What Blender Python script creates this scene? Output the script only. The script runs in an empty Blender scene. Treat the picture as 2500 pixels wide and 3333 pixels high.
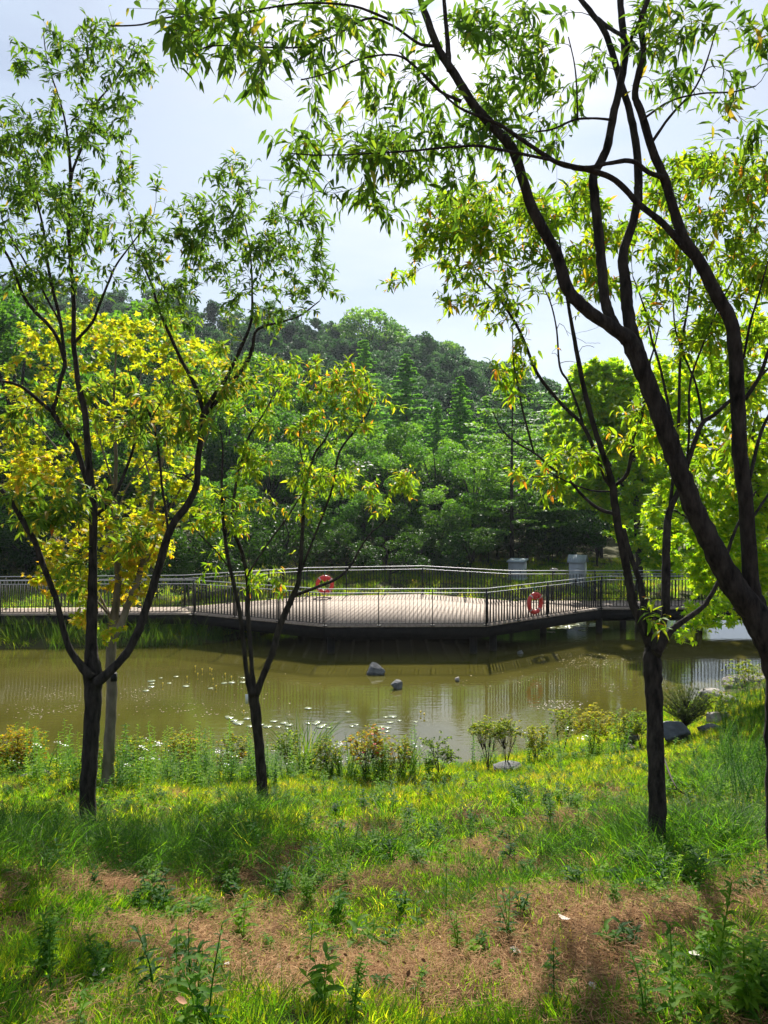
import bpy, math, random
import numpy as np
from mathutils import Vector, Matrix
R = math.radians
rng = np.random.default_rng(7)
random.seed(7)
sc = bpy.context.scene
col = sc.collection

# ------------------------------------------------------------ camera, sky, sun
CAM = np.array([0.0, 0.0, 4.9]); F = 2500.0; YH = 1598.0
PITCH = math.atan((1666.5 - YH) / F)
cd = bpy.data.cameras.new('camera'); cam = bpy.data.objects.new('camera', cd); col.objects.link(cam)
cam.location = CAM; cam.rotation_euler = (math.pi / 2 - PITCH, 0, 0)
cd.sensor_fit = 'VERTICAL'; cd.sensor_height = 36; cd.sensor_width = 27
cd.lens = F / 3333 * 36; cd.clip_end = 5000; cd.clip_start = 0.05
sc.camera = cam
SUN_EL, SUN_AZ = 39.0, 5.0            # azimuth to the right of straight ahead
w = bpy.data.worlds.new('World'); sc.world = w; w.use_nodes = True
nt = w.node_tree; nt.nodes.clear()
def nn(t, kind, **kw):
    n = t.nodes.new(kind)
    for k, v in kw.items(): setattr(n, k, v)
    return n
out = nn(nt, 'ShaderNodeOutputWorld'); bg = nn(nt, 'ShaderNodeBackground')
sky = nn(nt, 'ShaderNodeTexSky', sky_type='NISHITA', sun_disc=False)
sky.sun_elevation = R(SUN_EL); sky.sun_rotation = R(SUN_AZ); sky.air_density = 1.0; sky.dust_density = 1.1; sky.ozone_density = 1.5
tc = nn(nt, 'ShaderNodeTexCoord'); mp = nn(nt, 'ShaderNodeMapping'); mp.inputs['Scale'].default_value = (1.0, 1.0, 3.2)
no = nn(nt, 'ShaderNodeTexNoise'); no.inputs['Scale'].default_value = 2.2; no.inputs['Detail'].default_value = 6; no.inputs['Roughness'].default_value = .55
no.inputs['Distortion'].default_value = .4
rm = nn(nt, 'ShaderNodeMapRange'); rm.inputs[1].default_value = .38; rm.inputs[2].default_value = .64; rm.inputs[3].default_value = .28; rm.inputs[4].default_value = .96
mx = nn(nt, 'ShaderNodeMix', data_type='RGBA'); mx.inputs['B'].default_value = (6.4, 7.6, 9.3, 1)
nt.links.new(tc.outputs['Generated'], mp.inputs['Vector']); nt.links.new(mp.outputs[0], no.inputs['Vector'])
nt.links.new(no.outputs['Fac'], rm.inputs[0]); nt.links.new(rm.outputs[0], mx.inputs['Factor'])
nt.links.new(sky.outputs[0], mx.inputs['A']); nt.links.new(mx.outputs['Result'], bg.inputs['Color'])
bg.inputs['Strength'].default_value = 0.051
nt.links.new(bg.outputs[0], out.inputs[0])
sd = bpy.data.lights.new('sun', 'SUN'); sun = bpy.data.objects.new('sun', sd); col.objects.link(sun)
sd.energy = 5.0; sd.angle = R(0.6); sd.color = (1, .95, .86)
sv = Vector((math.sin(R(SUN_AZ)) * math.cos(R(SUN_EL)), math.cos(R(SUN_AZ)) * math.cos(R(SUN_EL)), math.sin(R(SUN_EL))))
sun.rotation_euler = sv.to_track_quat('Z', 'Y').to_euler(); sun.location = (10, 60, 60)
sc.view_settings.view_transform = 'Standard'; sc.view_settings.look = 'None'
sc.view_settings.gamma = 1; sc.view_settings.use_curve_mapping = False; sc.view_settings.exposure = 1.1
sc.cycles.max_bounces = 7; sc.cycles.diffuse_bounces = 4; sc.cycles.transmission_bounces = 4; sc.cycles.glossy_bounces = 3
sc.cycles.volume_bounces = 0
sc.cycles.use_denoising = True; sc.cycles.sample_clamp_indirect = 6

# ------------------------------------------------------------ helpers
cp, sp = math.cos(PITCH), math.sin(PITCH)
def at(px, py, Y):
    """world point at ground distance Y seen at photo pixel px, py"""
    a = (px - 1250) / F; b = -(py - 1666.5) / F
    dy = cp + b * sp; dz = -sp + b * cp
    return np.array([a / dy * Y, Y, CAM[2] + dz / dy * Y])
def pxof(P):
    P = np.atleast_2d(P) - CAM
    d = P[:, 1] * cp - P[:, 2] * sp; u = P[:, 1] * sp + P[:, 2] * cp
    return 1250 + P[:, 0] / d * F, 1666.5 - u / d * F
def nrm(v): return v / np.maximum(np.linalg.norm(v, axis=-1, keepdims=True), 1e-9)

def mesh(name, V, Fc, mats, attr=None, smooth=False, midx=None):
    V = np.asarray(V, dtype=np.float32); m = bpy.data.meshes.new(name)
    if isinstance(Fc, np.ndarray): groups = [Fc]
    else: groups = [np.asarray(f) for f in Fc if len(f)]
    nl = sum(f.size for f in groups); nf = sum(len(f) for f in groups)
    m.vertices.add(len(V)); m.vertices.foreach_set('co', V.ravel())
    m.loops.add(nl); m.loops.foreach_set('vertex_index', np.concatenate([f.ravel() for f in groups]).astype(np.int32))
    sizes = np.concatenate([np.full(len(f), f.shape[1]) for f in groups])
    m.polygons.add(nf); m.polygons.foreach_set('loop_start', np.concatenate([[0], np.cumsum(sizes)[:-1]]).astype(np.int32))
    m.polygons.foreach_set('loop_total', sizes.astype(np.int32))
    if smooth: m.polygons.foreach_set('use_smooth', np.ones(nf, dtype=bool))
    for x in (mats if isinstance(mats, (list, tuple)) else [mats]): m.materials.append(x)
    if midx is not None: m.polygons.foreach_set('material_index', np.asarray(midx, dtype=np.int32))
    if attr is not None:
        a = m.attributes.new('tint', 'FLOAT', 'POINT'); a.data.foreach_set('value', np.asarray(attr, dtype=np.float32))
    m.update(calc_edges=True)
    return m
def obj(name, me, parent=None):
    o = bpy.data.objects.new(name, me); col.objects.link(o)
    if parent is not None:
        o.parent = parent
        o.matrix_parent_inverse = Matrix.Translation(-Vector(parent.location))
    return o
def tag(o, label, cat=None, group=None, kind=None):
    if label: o['label'] = label
    if cat: o['category'] = cat
    if group: o['group'] = group
    if kind: o['kind'] = kind
    return o
def thing(name, label, cat, loc=(0, 0, 0), group=None):
    o = bpy.data.objects.new(name, None); col.objects.link(o); o.location = loc; o.empty_display_size = .2
    return tag(o, label, cat, group)
class MB:
    def __init__(s): s.V = []; s.Q = []; s.T = []; s.A = []; s.n = 0
    def add(s, V, Q=None, T=None, A=None):
        V = np.asarray(V, float).reshape(-1, 3)
        if Q is not None and len(Q): s.Q.append(np.asarray(Q) + s.n)
        if T is not None and len(T): s.T.append(np.asarray(T) + s.n)
        s.V.append(V); s.A.append(np.full(len(V), 0.5) if A is None else np.asarray(A, float)); s.n += len(V)
        return s
    def box(s, c, size, rz=0.0, rx=0.0):
        x, y, z = np.array(size) / 2.0
        v = np.array([[-x, -y, -z], [x, -y, -z], [x, y, -z], [-x, y, -z], [-x, -y, z], [x, -y, z], [x, y, z], [-x, y, z]])
        M = np.array(Matrix.Rotation(rz, 3, 'Z') @ Matrix.Rotation(rx, 3, 'X'))
        v = v @ M.T + np.array(c)
        return s.add(v, [[0, 3, 2, 1], [4, 5, 6, 7], [0, 1, 5, 4], [1, 2, 6, 5], [2, 3, 7, 6], [3, 0, 4, 7]])
    def tube(s, P, r, sides=6, jitter=0.0, cap=True):
        V, Q, T = tube(P, r, sides, jitter, cap); return s.add(V, Q, T)
    def mesh(s, name, mats, smooth=False, attr=False):
        fs = []
        if s.Q: fs.append(np.concatenate(s.Q))
        if s.T: fs.append(np.concatenate(s.T))
        return mesh(name, np.concatenate(s.V), fs, mats, np.concatenate(s.A) if attr else None, smooth)
def tube(P, r, sides=6, jitter=0.0, cap=True):
    P = np.asarray(P, float); n = len(P); r = np.broadcast_to(np.asarray(r, float), (n,))
    T = np.gradient(P, axis=0); T = nrm(T)
    ref = np.array([0, 0, 1.0]) if abs(T[:, 2]).mean() < .8 else np.array([1.0, .3, 0])
    U = nrm(np.cross(T, ref)); W = nrm(np.cross(T, U))
    a = np.linspace(0, 2 * np.pi, sides, endpoint=False)
    rr = r[:, None] * np.ones(sides)
    if jitter: rr = rr * (1 + rng.normal(0, jitter, rr.shape))
    V = P[:, None, :] + rr[..., None] * (np.cos(a)[None, :, None] * U[:, None] + np.sin(a)[None, :, None] * W[:, None])
    V = V.reshape(-1, 3)
    i = np.arange(n - 1)[:, None] * sides; j = np.arange(sides)[None]; k = (j + 1) % sides
    Q = np.stack([i + j, i + sides + j, i + sides + k, i + k], -1).reshape(-1, 4)
    Tt = None
    if cap:
        V = np.concatenate([V, P[:1], P[-1:]]); b = n * sides
        j = np.arange(sides); k = (j + 1) % sides
        Tt = np.concatenate([np.stack([np.full(sides, b), j, k], -1),
                             np.stack([np.full(sides, b + 1), (n - 1) * sides + k, (n - 1) * sides + j], -1)])
    return V, Q, Tt
def smooth_path(P, sub=5):
    P = np.asarray(P, float); n = len(P)
    if n < 3: return np.stack([P[0] + (P[-1] - P[0]) * t for t in np.linspace(0, 1, sub * (n - 1) + 1)])
    E = np.concatenate([[2 * P[0] - P[1]], P, [2 * P[-1] - P[-2]]]); o = []
    for i in range(n - 1):
        p0, p1, p2, p3 = E[i:i + 4]
        for t in np.linspace(0, 1, sub, endpoint=False):
            o.append(.5 * ((2 * p1) + (-p0 + p2) * t + (2 * p0 - 5 * p1 + 4 * p2 - p3) * t * t + (-p0 + 3 * p1 - 3 * p2 + p3) * t ** 3))
    o.append(P[-1]); return np.array(o)

# ------------------------------------------------------------ materials
def newmat(name):
    m = bpy.data.materials.new(name); m.use_nodes = True; t = m.node_tree; t.nodes.clear()
    o = nn(t, 'ShaderNodeOutputMaterial'); p = nn(t, 'ShaderNodeBsdfPrincipled'); t.links.new(p.outputs[0], o.inputs[0])
    return m, t, o, p
def ramp(t, stops, fac):
    r = nn(t, 'ShaderNodeValToRGB'); e = r.color_ramp.elements
    while len(e) < len(stops): e.new(.5)
    for i, (p, c) in enumerate(stops): e[i].position = p; e[i].color = (*c, 1)
    t.links.new(fac, r.inputs[0]); return r
def noise(t, scale, detail=4, rough=.6, stretch=None, coord='Object', dist=0):
    c = nn(t, 'ShaderNodeTexCoord'); n = nn(t, 'ShaderNodeTexNoise')
    n.inputs['Scale'].default_value = scale; n.inputs['Detail'].default_value = detail; n.inputs['Roughness'].default_value = rough
    n.inputs['Distortion'].default_value = dist
    if stretch:
        m = nn(t, 'ShaderNodeMapping'); m.inputs['Scale'].default_value = stretch
        t.links.new(c.outputs[coord], m.inputs[0]); t.links.new(m.outputs[0], n.inputs['Vector'])
    else: t.links.new(c.outputs[coord], n.inputs['Vector'])
    return n
def solid(name, c1, c2, scale=8, rough=.7, bump=.3, metal=0, stretch=None, spec=.5, bscale=None, bdist=.01):
    m, t, o, p = newmat(name)
    n = noise(t, scale, 5, .6, stretch); r = ramp(t, [(.3, c1), (.7, c2)], n.outputs['Fac'])
    t.links.new(r.outputs[0], p.inputs['Base Color'])
    p.inputs['Roughness'].default_value = rough; p.inputs['Metallic'].default_value = metal; p.inputs['Specular IOR Level'].default_value = spec
    if bump:
        n2 = noise(t, bscale or scale * 3, 6, .7, stretch); b = nn(t, 'ShaderNodeBump'); b.inputs['Strength'].default_value = bump
        b.inputs['Distance'].default_value = bdist
        t.links.new(n2.outputs['Fac'], b.inputs['Height']); t.links.new(b.outputs[0], p.inputs['Normal'])
    return m
def leafmat(name, stops, trans=2.0, mix=.5, inst=False, rough=.55, spec=.14, rnd=.25, tshift=(1.3, 1.25, .3)):
    """stops over tint; inst: tint comes from the instancer plus a random per instance"""
    m, t, o, p = newmat(name)
    a = nn(t, 'ShaderNodeAttribute', attribute_name='tint'); fac = a.outputs['Fac']
    if inst:
        a2 = nn(t, 'ShaderNodeAttribute', attribute_name='tint', attribute_type='INSTANCER')
        ad = nn(t, 'ShaderNodeMath', operation='ADD'); t.links.new(fac, ad.inputs[0]); t.links.new(a2.outputs['Fac'], ad.inputs[1]); fac = ad.outputs[0]
        s_ = nn(t, 'ShaderNodeMath', operation='SUBTRACT'); t.links.new(fac, s_.inputs[0]); s_.inputs[1].default_value = .5; fac = s_.outputs[0]
    oi = nn(t, 'ShaderNodeObjectInfo'); mr = nn(t, 'ShaderNodeMapRange'); mr.inputs[3].default_value = -rnd / 2; mr.inputs[4].default_value = rnd / 2
    t.links.new(oi.outputs['Random'], mr.inputs[0]); ad = nn(t, 'ShaderNodeMath', operation='ADD')
    t.links.new(fac, ad.inputs[0]); t.links.new(mr.outputs[0], ad.inputs[1]); fac = ad.outputs[0]
    r = ramp(t, stops, fac); t.links.new(r.outputs[0], p.inputs['Base Color'])
    p.inputs['Roughness'].default_value = rough; p.inputs['Specular IOR Level'].default_value = spec
    mu = nn(t, 'ShaderNodeMix', data_type='RGBA', blend_type='MULTIPLY'); mu.inputs['Factor'].default_value = 1
    mu.clamp_result = False
    t.links.new(r.outputs[0], mu.inputs['A']); mu.inputs['B'].default_value = (trans * tshift[0], trans * tshift[1], trans * tshift[2], 1)
    tr = nn(t, 'ShaderNodeBsdfTranslucent'); t.links.new(mu.outputs['Result'], tr.inputs[0])
    ms = nn(t, 'ShaderNodeMixShader'); ms.inputs[0].default_value = mix
    t.links.new(p.outputs[0], ms.inputs[1]); t.links.new(tr.outputs[0], ms.inputs[2]); t.links.new(ms.outputs[0], o.inputs[0])
    return m
M = {}
M['bark'] = solid('dark_bark', (.008, .007, .006), (.075, .062, .052), 26, .92, 1.0, 0, (1, 1, .28), .15, 55, .04)
M['bark_grey'] = solid('grey_bark', (.07, .06, .045), (.24, .2, .15), 9, .9, .8, 0, (1, 1, .4), .2, 26, .015)
M['twig'] = solid('twig_bark', (.02, .014, .011), (.06, .04, .028), 20, .8, 0, 0, None, .2)
M['leaf_peach'] = leafmat('peach_leaf', [(0, (.04, .1, .015)), (.45, (.075, .16, .02)), (.8, (.15, .24, .024)), (.93, (.26, .2, .03)), (1, (.32, .1, .03))], 1.8, .52, tshift=(1.3, 1.12, .55))
M['leaf_peach_y'] = leafmat('young_peach_leaf', [(0, (.05, .11, .014)), (.4, (.1, .18, .02)), (.75, (.2, .25, .024)), (.9, (.33, .22, .03)), (1, (.36, .12, .04))], 2.2, .56)
M['leaf_gold'] = leafmat('golden_maple_leaf', [(0, (.16, .24, .02)), (.45, (.28, .3, .028)), (.8, (.4, .3, .04)), (1, (.46, .2, .045))], 1.95, .58)
M['leaf_lime'] = leafmat('lime_maple_leaf', [(0, (.06, .15, .01)), (.5, (.14, .25, .012)), (1, (.28, .33, .02))], 2.2, .6)
M['leaf_far'] = leafmat('broadleaf', [(0, (.018, .062, .014)), (.5, (.048, .13, .025)), (1, (.125, .235, .038))], 2.0, .5, rough=.55, rnd=.35)
M['leaf_con'] = leafmat('conifer_spray', [(0, (.05, .14, .035)), (.5, (.085, .22, .05)), (1, (.14, .3, .06))], 2.0, .5, rough=.6)
M['leaf_hill'] = leafmat('hill_leaf', [(0, (.022, .062, .022)), (.5, (.045, .115, .032)), (1, (.085, .18, .045))], 1.6, .42, inst=True, rough=.6, rnd=.9, tshift=(1, 1, .8))
M['needle'] = leafmat('pine_needle', [(0, (.05, .08, .03)), (1, (.13, .17, .08))], 1.2, .3, rough=.5)
M['grass'] = leafmat('grass_blade', [(0, (.03, .085, .012)), (.35, (.06, .145, .012)), (.65, (.15, .21, .014)), (.85, (.26, .25, .03)), (1, (.36, .26, .09))], 2.6, .58, inst=True, rough=.5, rnd=.3)
M['weed'] = leafmat('weed_leaf', [(0, (.025, .075, .016)), (.5, (.055, .14, .018)), (1, (.16, .26, .02))], 2.4, .55, inst=True, rough=.6, spec=.1, rnd=.6)
M['straw'] = leafmat('dry_straw', [(0, (.11, .06, .03)), (.5, (.27, .135, .055)), (1, (.5, .31, .15))], 1.0, .25, inst=True, rough=.8, rnd=.7, tshift=(1, 1, .9))
M['shrub'] = leafmat('azalea_leaf', [(0, (.05, .1, .014)), (.5, (.13, .18, .018)), (.85, (.24, .23, .02)), (1, (.3, .13, .02))], 2.3, .55)
M['reed'] = leafmat('reed_blade', [(0, (.04, .09, .02)), (.6, (.08, .16, .025)), (1, (.25, .24, .08))], 1.5, .4)
M['red'] = solid('red_petal', (.5, .02, .015), (.7, .05, .03), 30, .5, 0)
M['white_petal'] = solid('white_petal', (.7, .7, .66), (.85, .85, .8), 30, .6, 0)
M['yellow_petal'] = solid('yellow_petal', (.6, .45, .02), (.8, .6, .03), 30, .5, 0)
M['rock'] = solid('dark_rock', (.045, .048, .052), (.19, .19, .19), 7, .8, 1.0, 0, None, .3, 18, .04)
M['rock_light'] = solid('pale_rock', (.2, .17, .15), (.46, .42, .38), 5, .85, 1.0, 0, None, .3, 16, .04)
M['rock_blue'] = solid('slate_rock', (.03, .035, .045), (.075, .085, .1), 5, .6, .6, 0, None, .5, 16, .03)
M['steel'] = solid('bright_steel', (.3, .3, .3), (.42, .42, .42), 20, .5, 0, .4)
M['iron'] = solid('black_iron', (.008, .008, .009), (.018, .017, .017), 20, .6, .1, 0, None, .2)
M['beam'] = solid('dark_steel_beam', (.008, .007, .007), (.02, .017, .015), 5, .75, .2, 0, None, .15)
M['plank'] = solid('weathered_plank', (.2, .15, .11), (.36, .28, .215), 3, .8, .4, 0, (8, 1, 1), .3, 12, .004)
M['ring'] = solid('red_plastic', (.5, .02, .015), (.62, .035, .025), 12, .4, 0)
M['band'] = solid('reflective_band', (.4, .3, .3), (.55, .45, .45), 12, .4, 0)
M['rope'] = solid('red_rope', (.4, .1, .08), (.5, .2, .16), 40, .9, .3)
M['cab'] = solid('grey_cabinet_paint', (.32, .34, .37), (.42, .44, .47), 5, .6, .1)
M['cab_roof'] = solid('galvanised_roof', (.28, .32, .35), (.36, .4, .43), 6, .85, .1, 0, None, .1)
M['green_rope'] = solid('green_rope', (.02, .12, .07), (.03, .18, .1), 30, .8, 0)
M['tagmat'] = solid('white_tag', (.7, .7, .7), (.8, .8, .8), 10, .4, 0)
M['pad'] = solid('lily_pad_leaf_glint', (.22, .26, .14), (.36, .38, .26), 8, .16, .2, 0, None, .9)  # pad colour lightened to carry the pale glint of the sky
M['dead'] = solid('dead_leaf', (.24, .1, .04), (.42, .2, .09), 30, .7, .3)
M['pale_dead'] = solid('bleached_leaf', (.36, .31, .26), (.55, .5, .44), 20, .7, .3)
M['dirt'] = solid('debris', (.1, .07, .04), (.3, .25, .16), 10, .7, 0)
# ground: brown thatch near, soil and short moss towards the lawn
m, t, o, p = newmat('bank_soil')
n1 = noise(t, 1.3, 6, .65); n2 = noise(t, 26, 8, .8, (1, 1, 1), dist=1.5); n3 = noise(t, 90, 6, .8, dist=2)
r1 = ramp(t, [(.25, (.08, .045, .026)), (.5, (.17, .088, .042)), (.72, (.31, .175, .085))], n2.outputs['Fac'])
r2 = ramp(t, [(.42, (0, 0, 0)), (.62, (1, 1, 1))], n1.outputs['Fac'])
at_ = nn(t, 'ShaderNodeAttribute', attribute_name='tint')
gcol = ramp(t, [(.3, (.035, .038, .014)), (.5, (.07, .07, .022)), (.72, (.15, .115, .05))], n2.outputs['Fac'])
mg = nn(t, 'ShaderNodeMix', data_type='RGBA'); t.links.new(at_.outputs['Fac'], mg.inputs['Factor'])
t.links.new(r1.outputs[0], mg.inputs['A']); t.links.new(gcol.outputs[0], mg.inputs['B'])
t.links.new(mg.outputs['Result'], p.inputs['Base Color']); p.inputs['Roughness'].default_value = .95; p.inputs['Specular IOR Level'].default_value = .15
b = nn(t, 'ShaderNodeBump'); b.inputs['Strength'].default_value = 1; b.inputs['Distance'].default_value = .03
t.links.new(n3.outputs['Fac'], b.inputs['Height']); t.links.new(b.outputs[0], p.inputs['Normal'])
M['ground'] = m
# water: turbid olive with a mirror surface
m, t, o, p = newmat('pond_water')
n1 = noise(t, .35, 4, .5); r1 = ramp(t, [(.35, (.062, .056, .010)), (.65, (.09, .08, .016))], n1.outputs['Fac'])
t.links.new(r1.outputs[0], p.inputs['Base Color']); p.inputs['Roughness'].default_value = .035; p.inputs['IOR'].default_value = 1.62
n2 = noise(t, 3.2, 3, .5, (1, 2.2, 1)); n3 = noise(t, 16, 3, .5, (1, 1.6, 1))
ad = nn(t, 'ShaderNodeMath', operation='MULTIPLY_ADD'); t.links.new(n3.outputs['Fac'], ad.inputs[0]); ad.inputs[1].default_value = .12; t.links.new(n2.outputs['Fac'], ad.inputs[2])
b = nn(t, 'ShaderNodeBump'); b.inputs['Strength'].default_value = .13; b.inputs['Distance'].default_value = .02
t.links.new(ad.outputs[0], b.inputs['Height']); t.links.new(b.outputs[0], p.inputs['Normal'])
M['water'] = m

# ------------------------------------------------------------ terrain
SH = np.array([(-60, 17), (-25, 15.5), (-12, 14.2), (-7, 13.8), (-1.3, 13.2), (1.4, 13.5), (2.2, 13.95), (4.0, 15.2), (5.3, 16.4), (7.1, 17.7), (8.3, 18.8), (10.2, 20.3), (13.5, 23.5), (17, 29), (22, 40), (40, 70)], float)
FAR = np.array([(-80, 21), (-13, 23.6), (-9, 24.0), (-5.5, 24.6), (-3.8, 27), (-2, 31), (4, 33), (12, 32), (22, 37), (60, 60)], float)
def sdist(x, y):
    P = np.stack([x, y], -1).reshape(-1, 2); best = np.full(len(P), 1e9)
    for a, b_ in zip(SH[:-1], SH[1:]):
        ab = b_ - a; t_ = np.clip(((P - a) @ ab) / (ab @ ab), 0, 1)
        best = np.minimum(best, np.linalg.norm(P - a - t_[:, None] * ab, axis=1))
    sgn = np.where(P[:, 1] < np.interp(P[:, 0], SH[:, 0], SH[:, 1]), 1, -1)
    return (best * sgn).reshape(np.shape(x))
def und(x, y):
    return (.10 * np.sin(x * .9 + 1.3) * np.sin(y * 1.1 + .4) + .05 * np.sin(x * 2.3 + y * 1.7) + .025 * np.sin(x * 5.1 - y * 4.3 + 1) + .015 * np.sin(x * 9 + 2) * np.sin(y * 11))
HX = [-400, -75, -57, -39, -21, -3, 6, 15, 24, 33, 45, 80, 400]; HZ = [36, 36, 34.5, 32, 29.5, 27, 25, 22.5, 18.5, 14, 7, 3, 3]
def tz(x, y):
    x = np.asarray(x, float); y = np.asarray(y, float)
    s = sdist(x, y)
    zn = np.interp(s, [-40, -2, 0, .35, .9, 3, 5.2, 11.0, 16, 60, 400], [-.9, -.8, -.05, .16, .3, .92, 1.58, 3.3, 3.9, 5, 6])
    zn = zn + und(x, y) * np.clip((s - .4) / 1.5, 0, 1)
    f = (y - np.interp(x, FAR[:, 0], FAR[:, 1])) * .9
    zf = np.interp(f, [-40, -2.5, 0, .5, 3, 12, 40, 400], [-.9, -.8, -.03, .18, .45, .8, 2.0, 2.0])
    crest = np.interp(x * 150 / np.maximum(y, 60), HX, HZ)
    k = np.clip((y - 66) / 90, 0, 1); k = k * k * (3 - 2 * k) * .35 + k * .65
    far = crest * k * (1 - .35 * np.clip((y - 185) / 200, 0, 1)) + 1.4 * np.sin(x * .07) * np.sin(y * .06) * k
    zf = zf + np.where(y > 40, far, 0)
    return np.maximum(zn, zf)
def gz(x, y): return float(tz(np.array([x]), np.array([y]))[0])
def gpx(px, py):
    """ground point seen at a photo pixel"""
    Ys = np.linspace(1.5, 40, 1400); D = at(px, py, 1.0) - CAM
    P = CAM + D * Ys[:, None]; h = P[:, 2] - tz(P[:, 0], P[:, 1])
    i = np.argmax(h < 0) if (h < 0).any() else len(Ys) - 1
    x, y = P[i, 0], P[i, 1]; return np.array([x, y, gz(x, y)])
def axis(parts):
    return np.unique(np.concatenate([np.linspace(a, b_, n) for a, b_, n in parts]))
gx = axis([(-400, -60, 35), (-60, -13, 60), (-13, 13, 300), (13, 60, 60), (60, 400, 35)])
gy = axis([(-60, -20, 4), (-20, 0, 16), (0, 19, 240), (19, 40, 60), (40, 200, 90), (200, 420, 30)])
X, Y = np.meshgrid(gx, gy); Z = tz(X, Y)
S = sdist(X, Y)
nse = np.sin(X * 1.7 + 2 * np.sin(Y * 1.1)) * np.sin(Y * 1.9 + 1.5 * np.sin(X * .8 + 1))
VG = np.random.default_rng(99).random((256, 256))
def vn(x, y):
    xi = np.floor(x).astype(int); yi = np.floor(y).astype(int); fx = x - xi; fy = y - yi; fx = fx * fx * (3 - 2 * fx); fy = fy * fy * (3 - 2 * fy)
    g = lambda a_, b_: VG[a_ % 256, b_ % 256]
    return (g(xi, yi) * (1 - fx) + g(xi + 1, yi) * fx) * (1 - fy) + (g(xi, yi + 1) * (1 - fx) + g(xi + 1, yi + 1) * fx) * fy
def thatch(x, y):
    """0 where the bank is brown thatch, 1 where it is green"""
    s = sdist(x, y); v = .55 * vn(x * 1.3 + 7, y * 1.9 + 3) + .3 * vn(x * 3.1, y * 4.1 + 9) + .15 * vn(x * 8, y * 9)
    v = v - .22 * np.exp(-(((x - 1.6) / 1.5) ** 2 + ((y - 3.6) / .55) ** 2)) - .12 * np.exp(-(((x + .3) / 1.6) ** 2 + ((y - 2.9) / .4) ** 2))
    return np.clip(.5 + (9.5 - s) * .26 + (v - .5) * 4.2 + .5 * np.clip(2.75 - y, 0, .5) * 2, 0, 1)
TH = np.where(Y > 22, 1.0, thatch(X, Y))
nx_, ny_ = len(gx), len(gy)
i = np.arange(ny_ - 1)[:, None] * nx_ + np.arange(nx_ - 1)[None]
Q = np.stack([i, i + 1, i + nx_ + 1, i + nx_], -1).reshape(-1, 4)
gr = obj('ground', mesh('ground', np.stack([X, Y, Z], -1).reshape(-1, 3), Q, M['ground'], TH.ravel(), True))
tag(gr, None, kind='structure')
wx = np.linspace(-75, 60, 3); wy = np.linspace(8, 62, 3)
V = [(-75, 9, 0), (60, 9, 0), (60, 62, 0), (-75, 62, 0)]
wt = obj('pond_water', mesh('pond_water', V, [np.array([[0, 1, 2, 3]])], M['water'])); tag(wt, None, kind='structure')

# ------------------------------------------------------------ footbridge
DK = 0.9
PN = [(-22, 24.45), (-12.4, 24.7), (-6.2, 24.9), (-1.76, 22.6), (3.05, 22.7), (7.4, 26.0), (20, 26.3)]
PF = [(-22, 25.8), (-12.8, 25.95), (-6.9, 26.4), (-2.9, 29.0), (1.5, 29.7), (4.6, 27.9), (20, 28.1)]
fb = thing('footbridge', 'low footbridge with a pale plank deck widening into a platform over the pond', 'footbridge', (0, 25, 0))
def clip_strip(poly, p, u, wdt):
    """board: the strip of width wdt along u through p, clipped by a convex polygon"""
    n = np.array([-u[1], u[0]]); res = []
    for off in (-wdt / 2, wdt / 2):
        q = np.array(p) + n * off; t0, t1 = -1e9, 1e9
        for a, b_ in zip(poly, poly[1:] + poly[:1]):
            e = np.array(b_) - np.array(a); nr = np.array([-e[1], e[0]])
            d = nr @ u; c = nr @ (q - np.array(a))
            if abs(d) < 1e-9:
                if c < 0: return None
                continue
            tt = -c / d
            if d > 0: t0 = max(t0, tt)
            else: t1 = min(t1, tt)
        if t1 - t0 < .12: return None
        res.append((q + u * t0, q + u * t1))
    return res
def boards(poly, u, pitch, wdt):
    u = np.array(u, float); u /= np.linalg.norm(u); n = np.array([-u[1], u[0]])
    pr = [np.array(p) @ n for p in poly]; k = min(pr) + pitch / 2; cc = np.mean(poly, axis=0)
    while k < max(pr):
        p = cc + n * (k - cc @ n); r_ = clip_strip(poly, p, u, wdt)
        if r_:
            (a0, a1), (b0, b1) = r_; dz = random.uniform(-.002, .003)
            zt = DK + dz; zb = DK - .03
            V = [(*a0, zb), (*a1, zb), (*b1, zb), (*b0, zb), (*a0, zt), (*a1, zt), (*b1, zt), (*b0, zt)]
            obj('deck_board', mesh('deck_board', V, [np.array([[0, 3, 2, 1], [4, 5, 6, 7], [0, 1, 5, 4], [1, 2, 6, 5], [2, 3, 7, 6], [3, 0, 4, 7]])], M['plank']), fb)
        k += pitch
boards([PN[2], PN[3], PN[4], PN[5], PF[5], PF[4], PF[3], PF[2]], (.16, 1), .15, .1475)
boards([PN[0], PN[1], PN[2], PF[2], PF[0]], (-.02, 1), .17, .167)
boards([PN[5], PN[6], PF[6], PF[5]], (-.02, 1), .17, .167)
for pl_ in ([PN[2], PN[3], PN[4], PN[5], PF[5], PF[4], PF[3], PF[2]], [PN[0], PN[1], PN[2], PF[2], PF[0]], [PN[5], PN[6], PF[6], PF[5]]):  # added unseen plate: blackens the deck underside, blocks light between boards
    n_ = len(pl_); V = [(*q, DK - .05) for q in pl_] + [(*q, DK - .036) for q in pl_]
    me = bpy.data.meshes.new('deck_light_block'); me.from_pydata(V, [], [tuple(range(n_))[::-1], tuple(range(n_, 2 * n_))] + [(k, (k + 1) % n_, (k + 1) % n_ + n_, k + n_) for k in range(n_)]); me.materials.append(M['beam'])
    o_ = obj('deck_light_block', me, fb)
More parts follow.
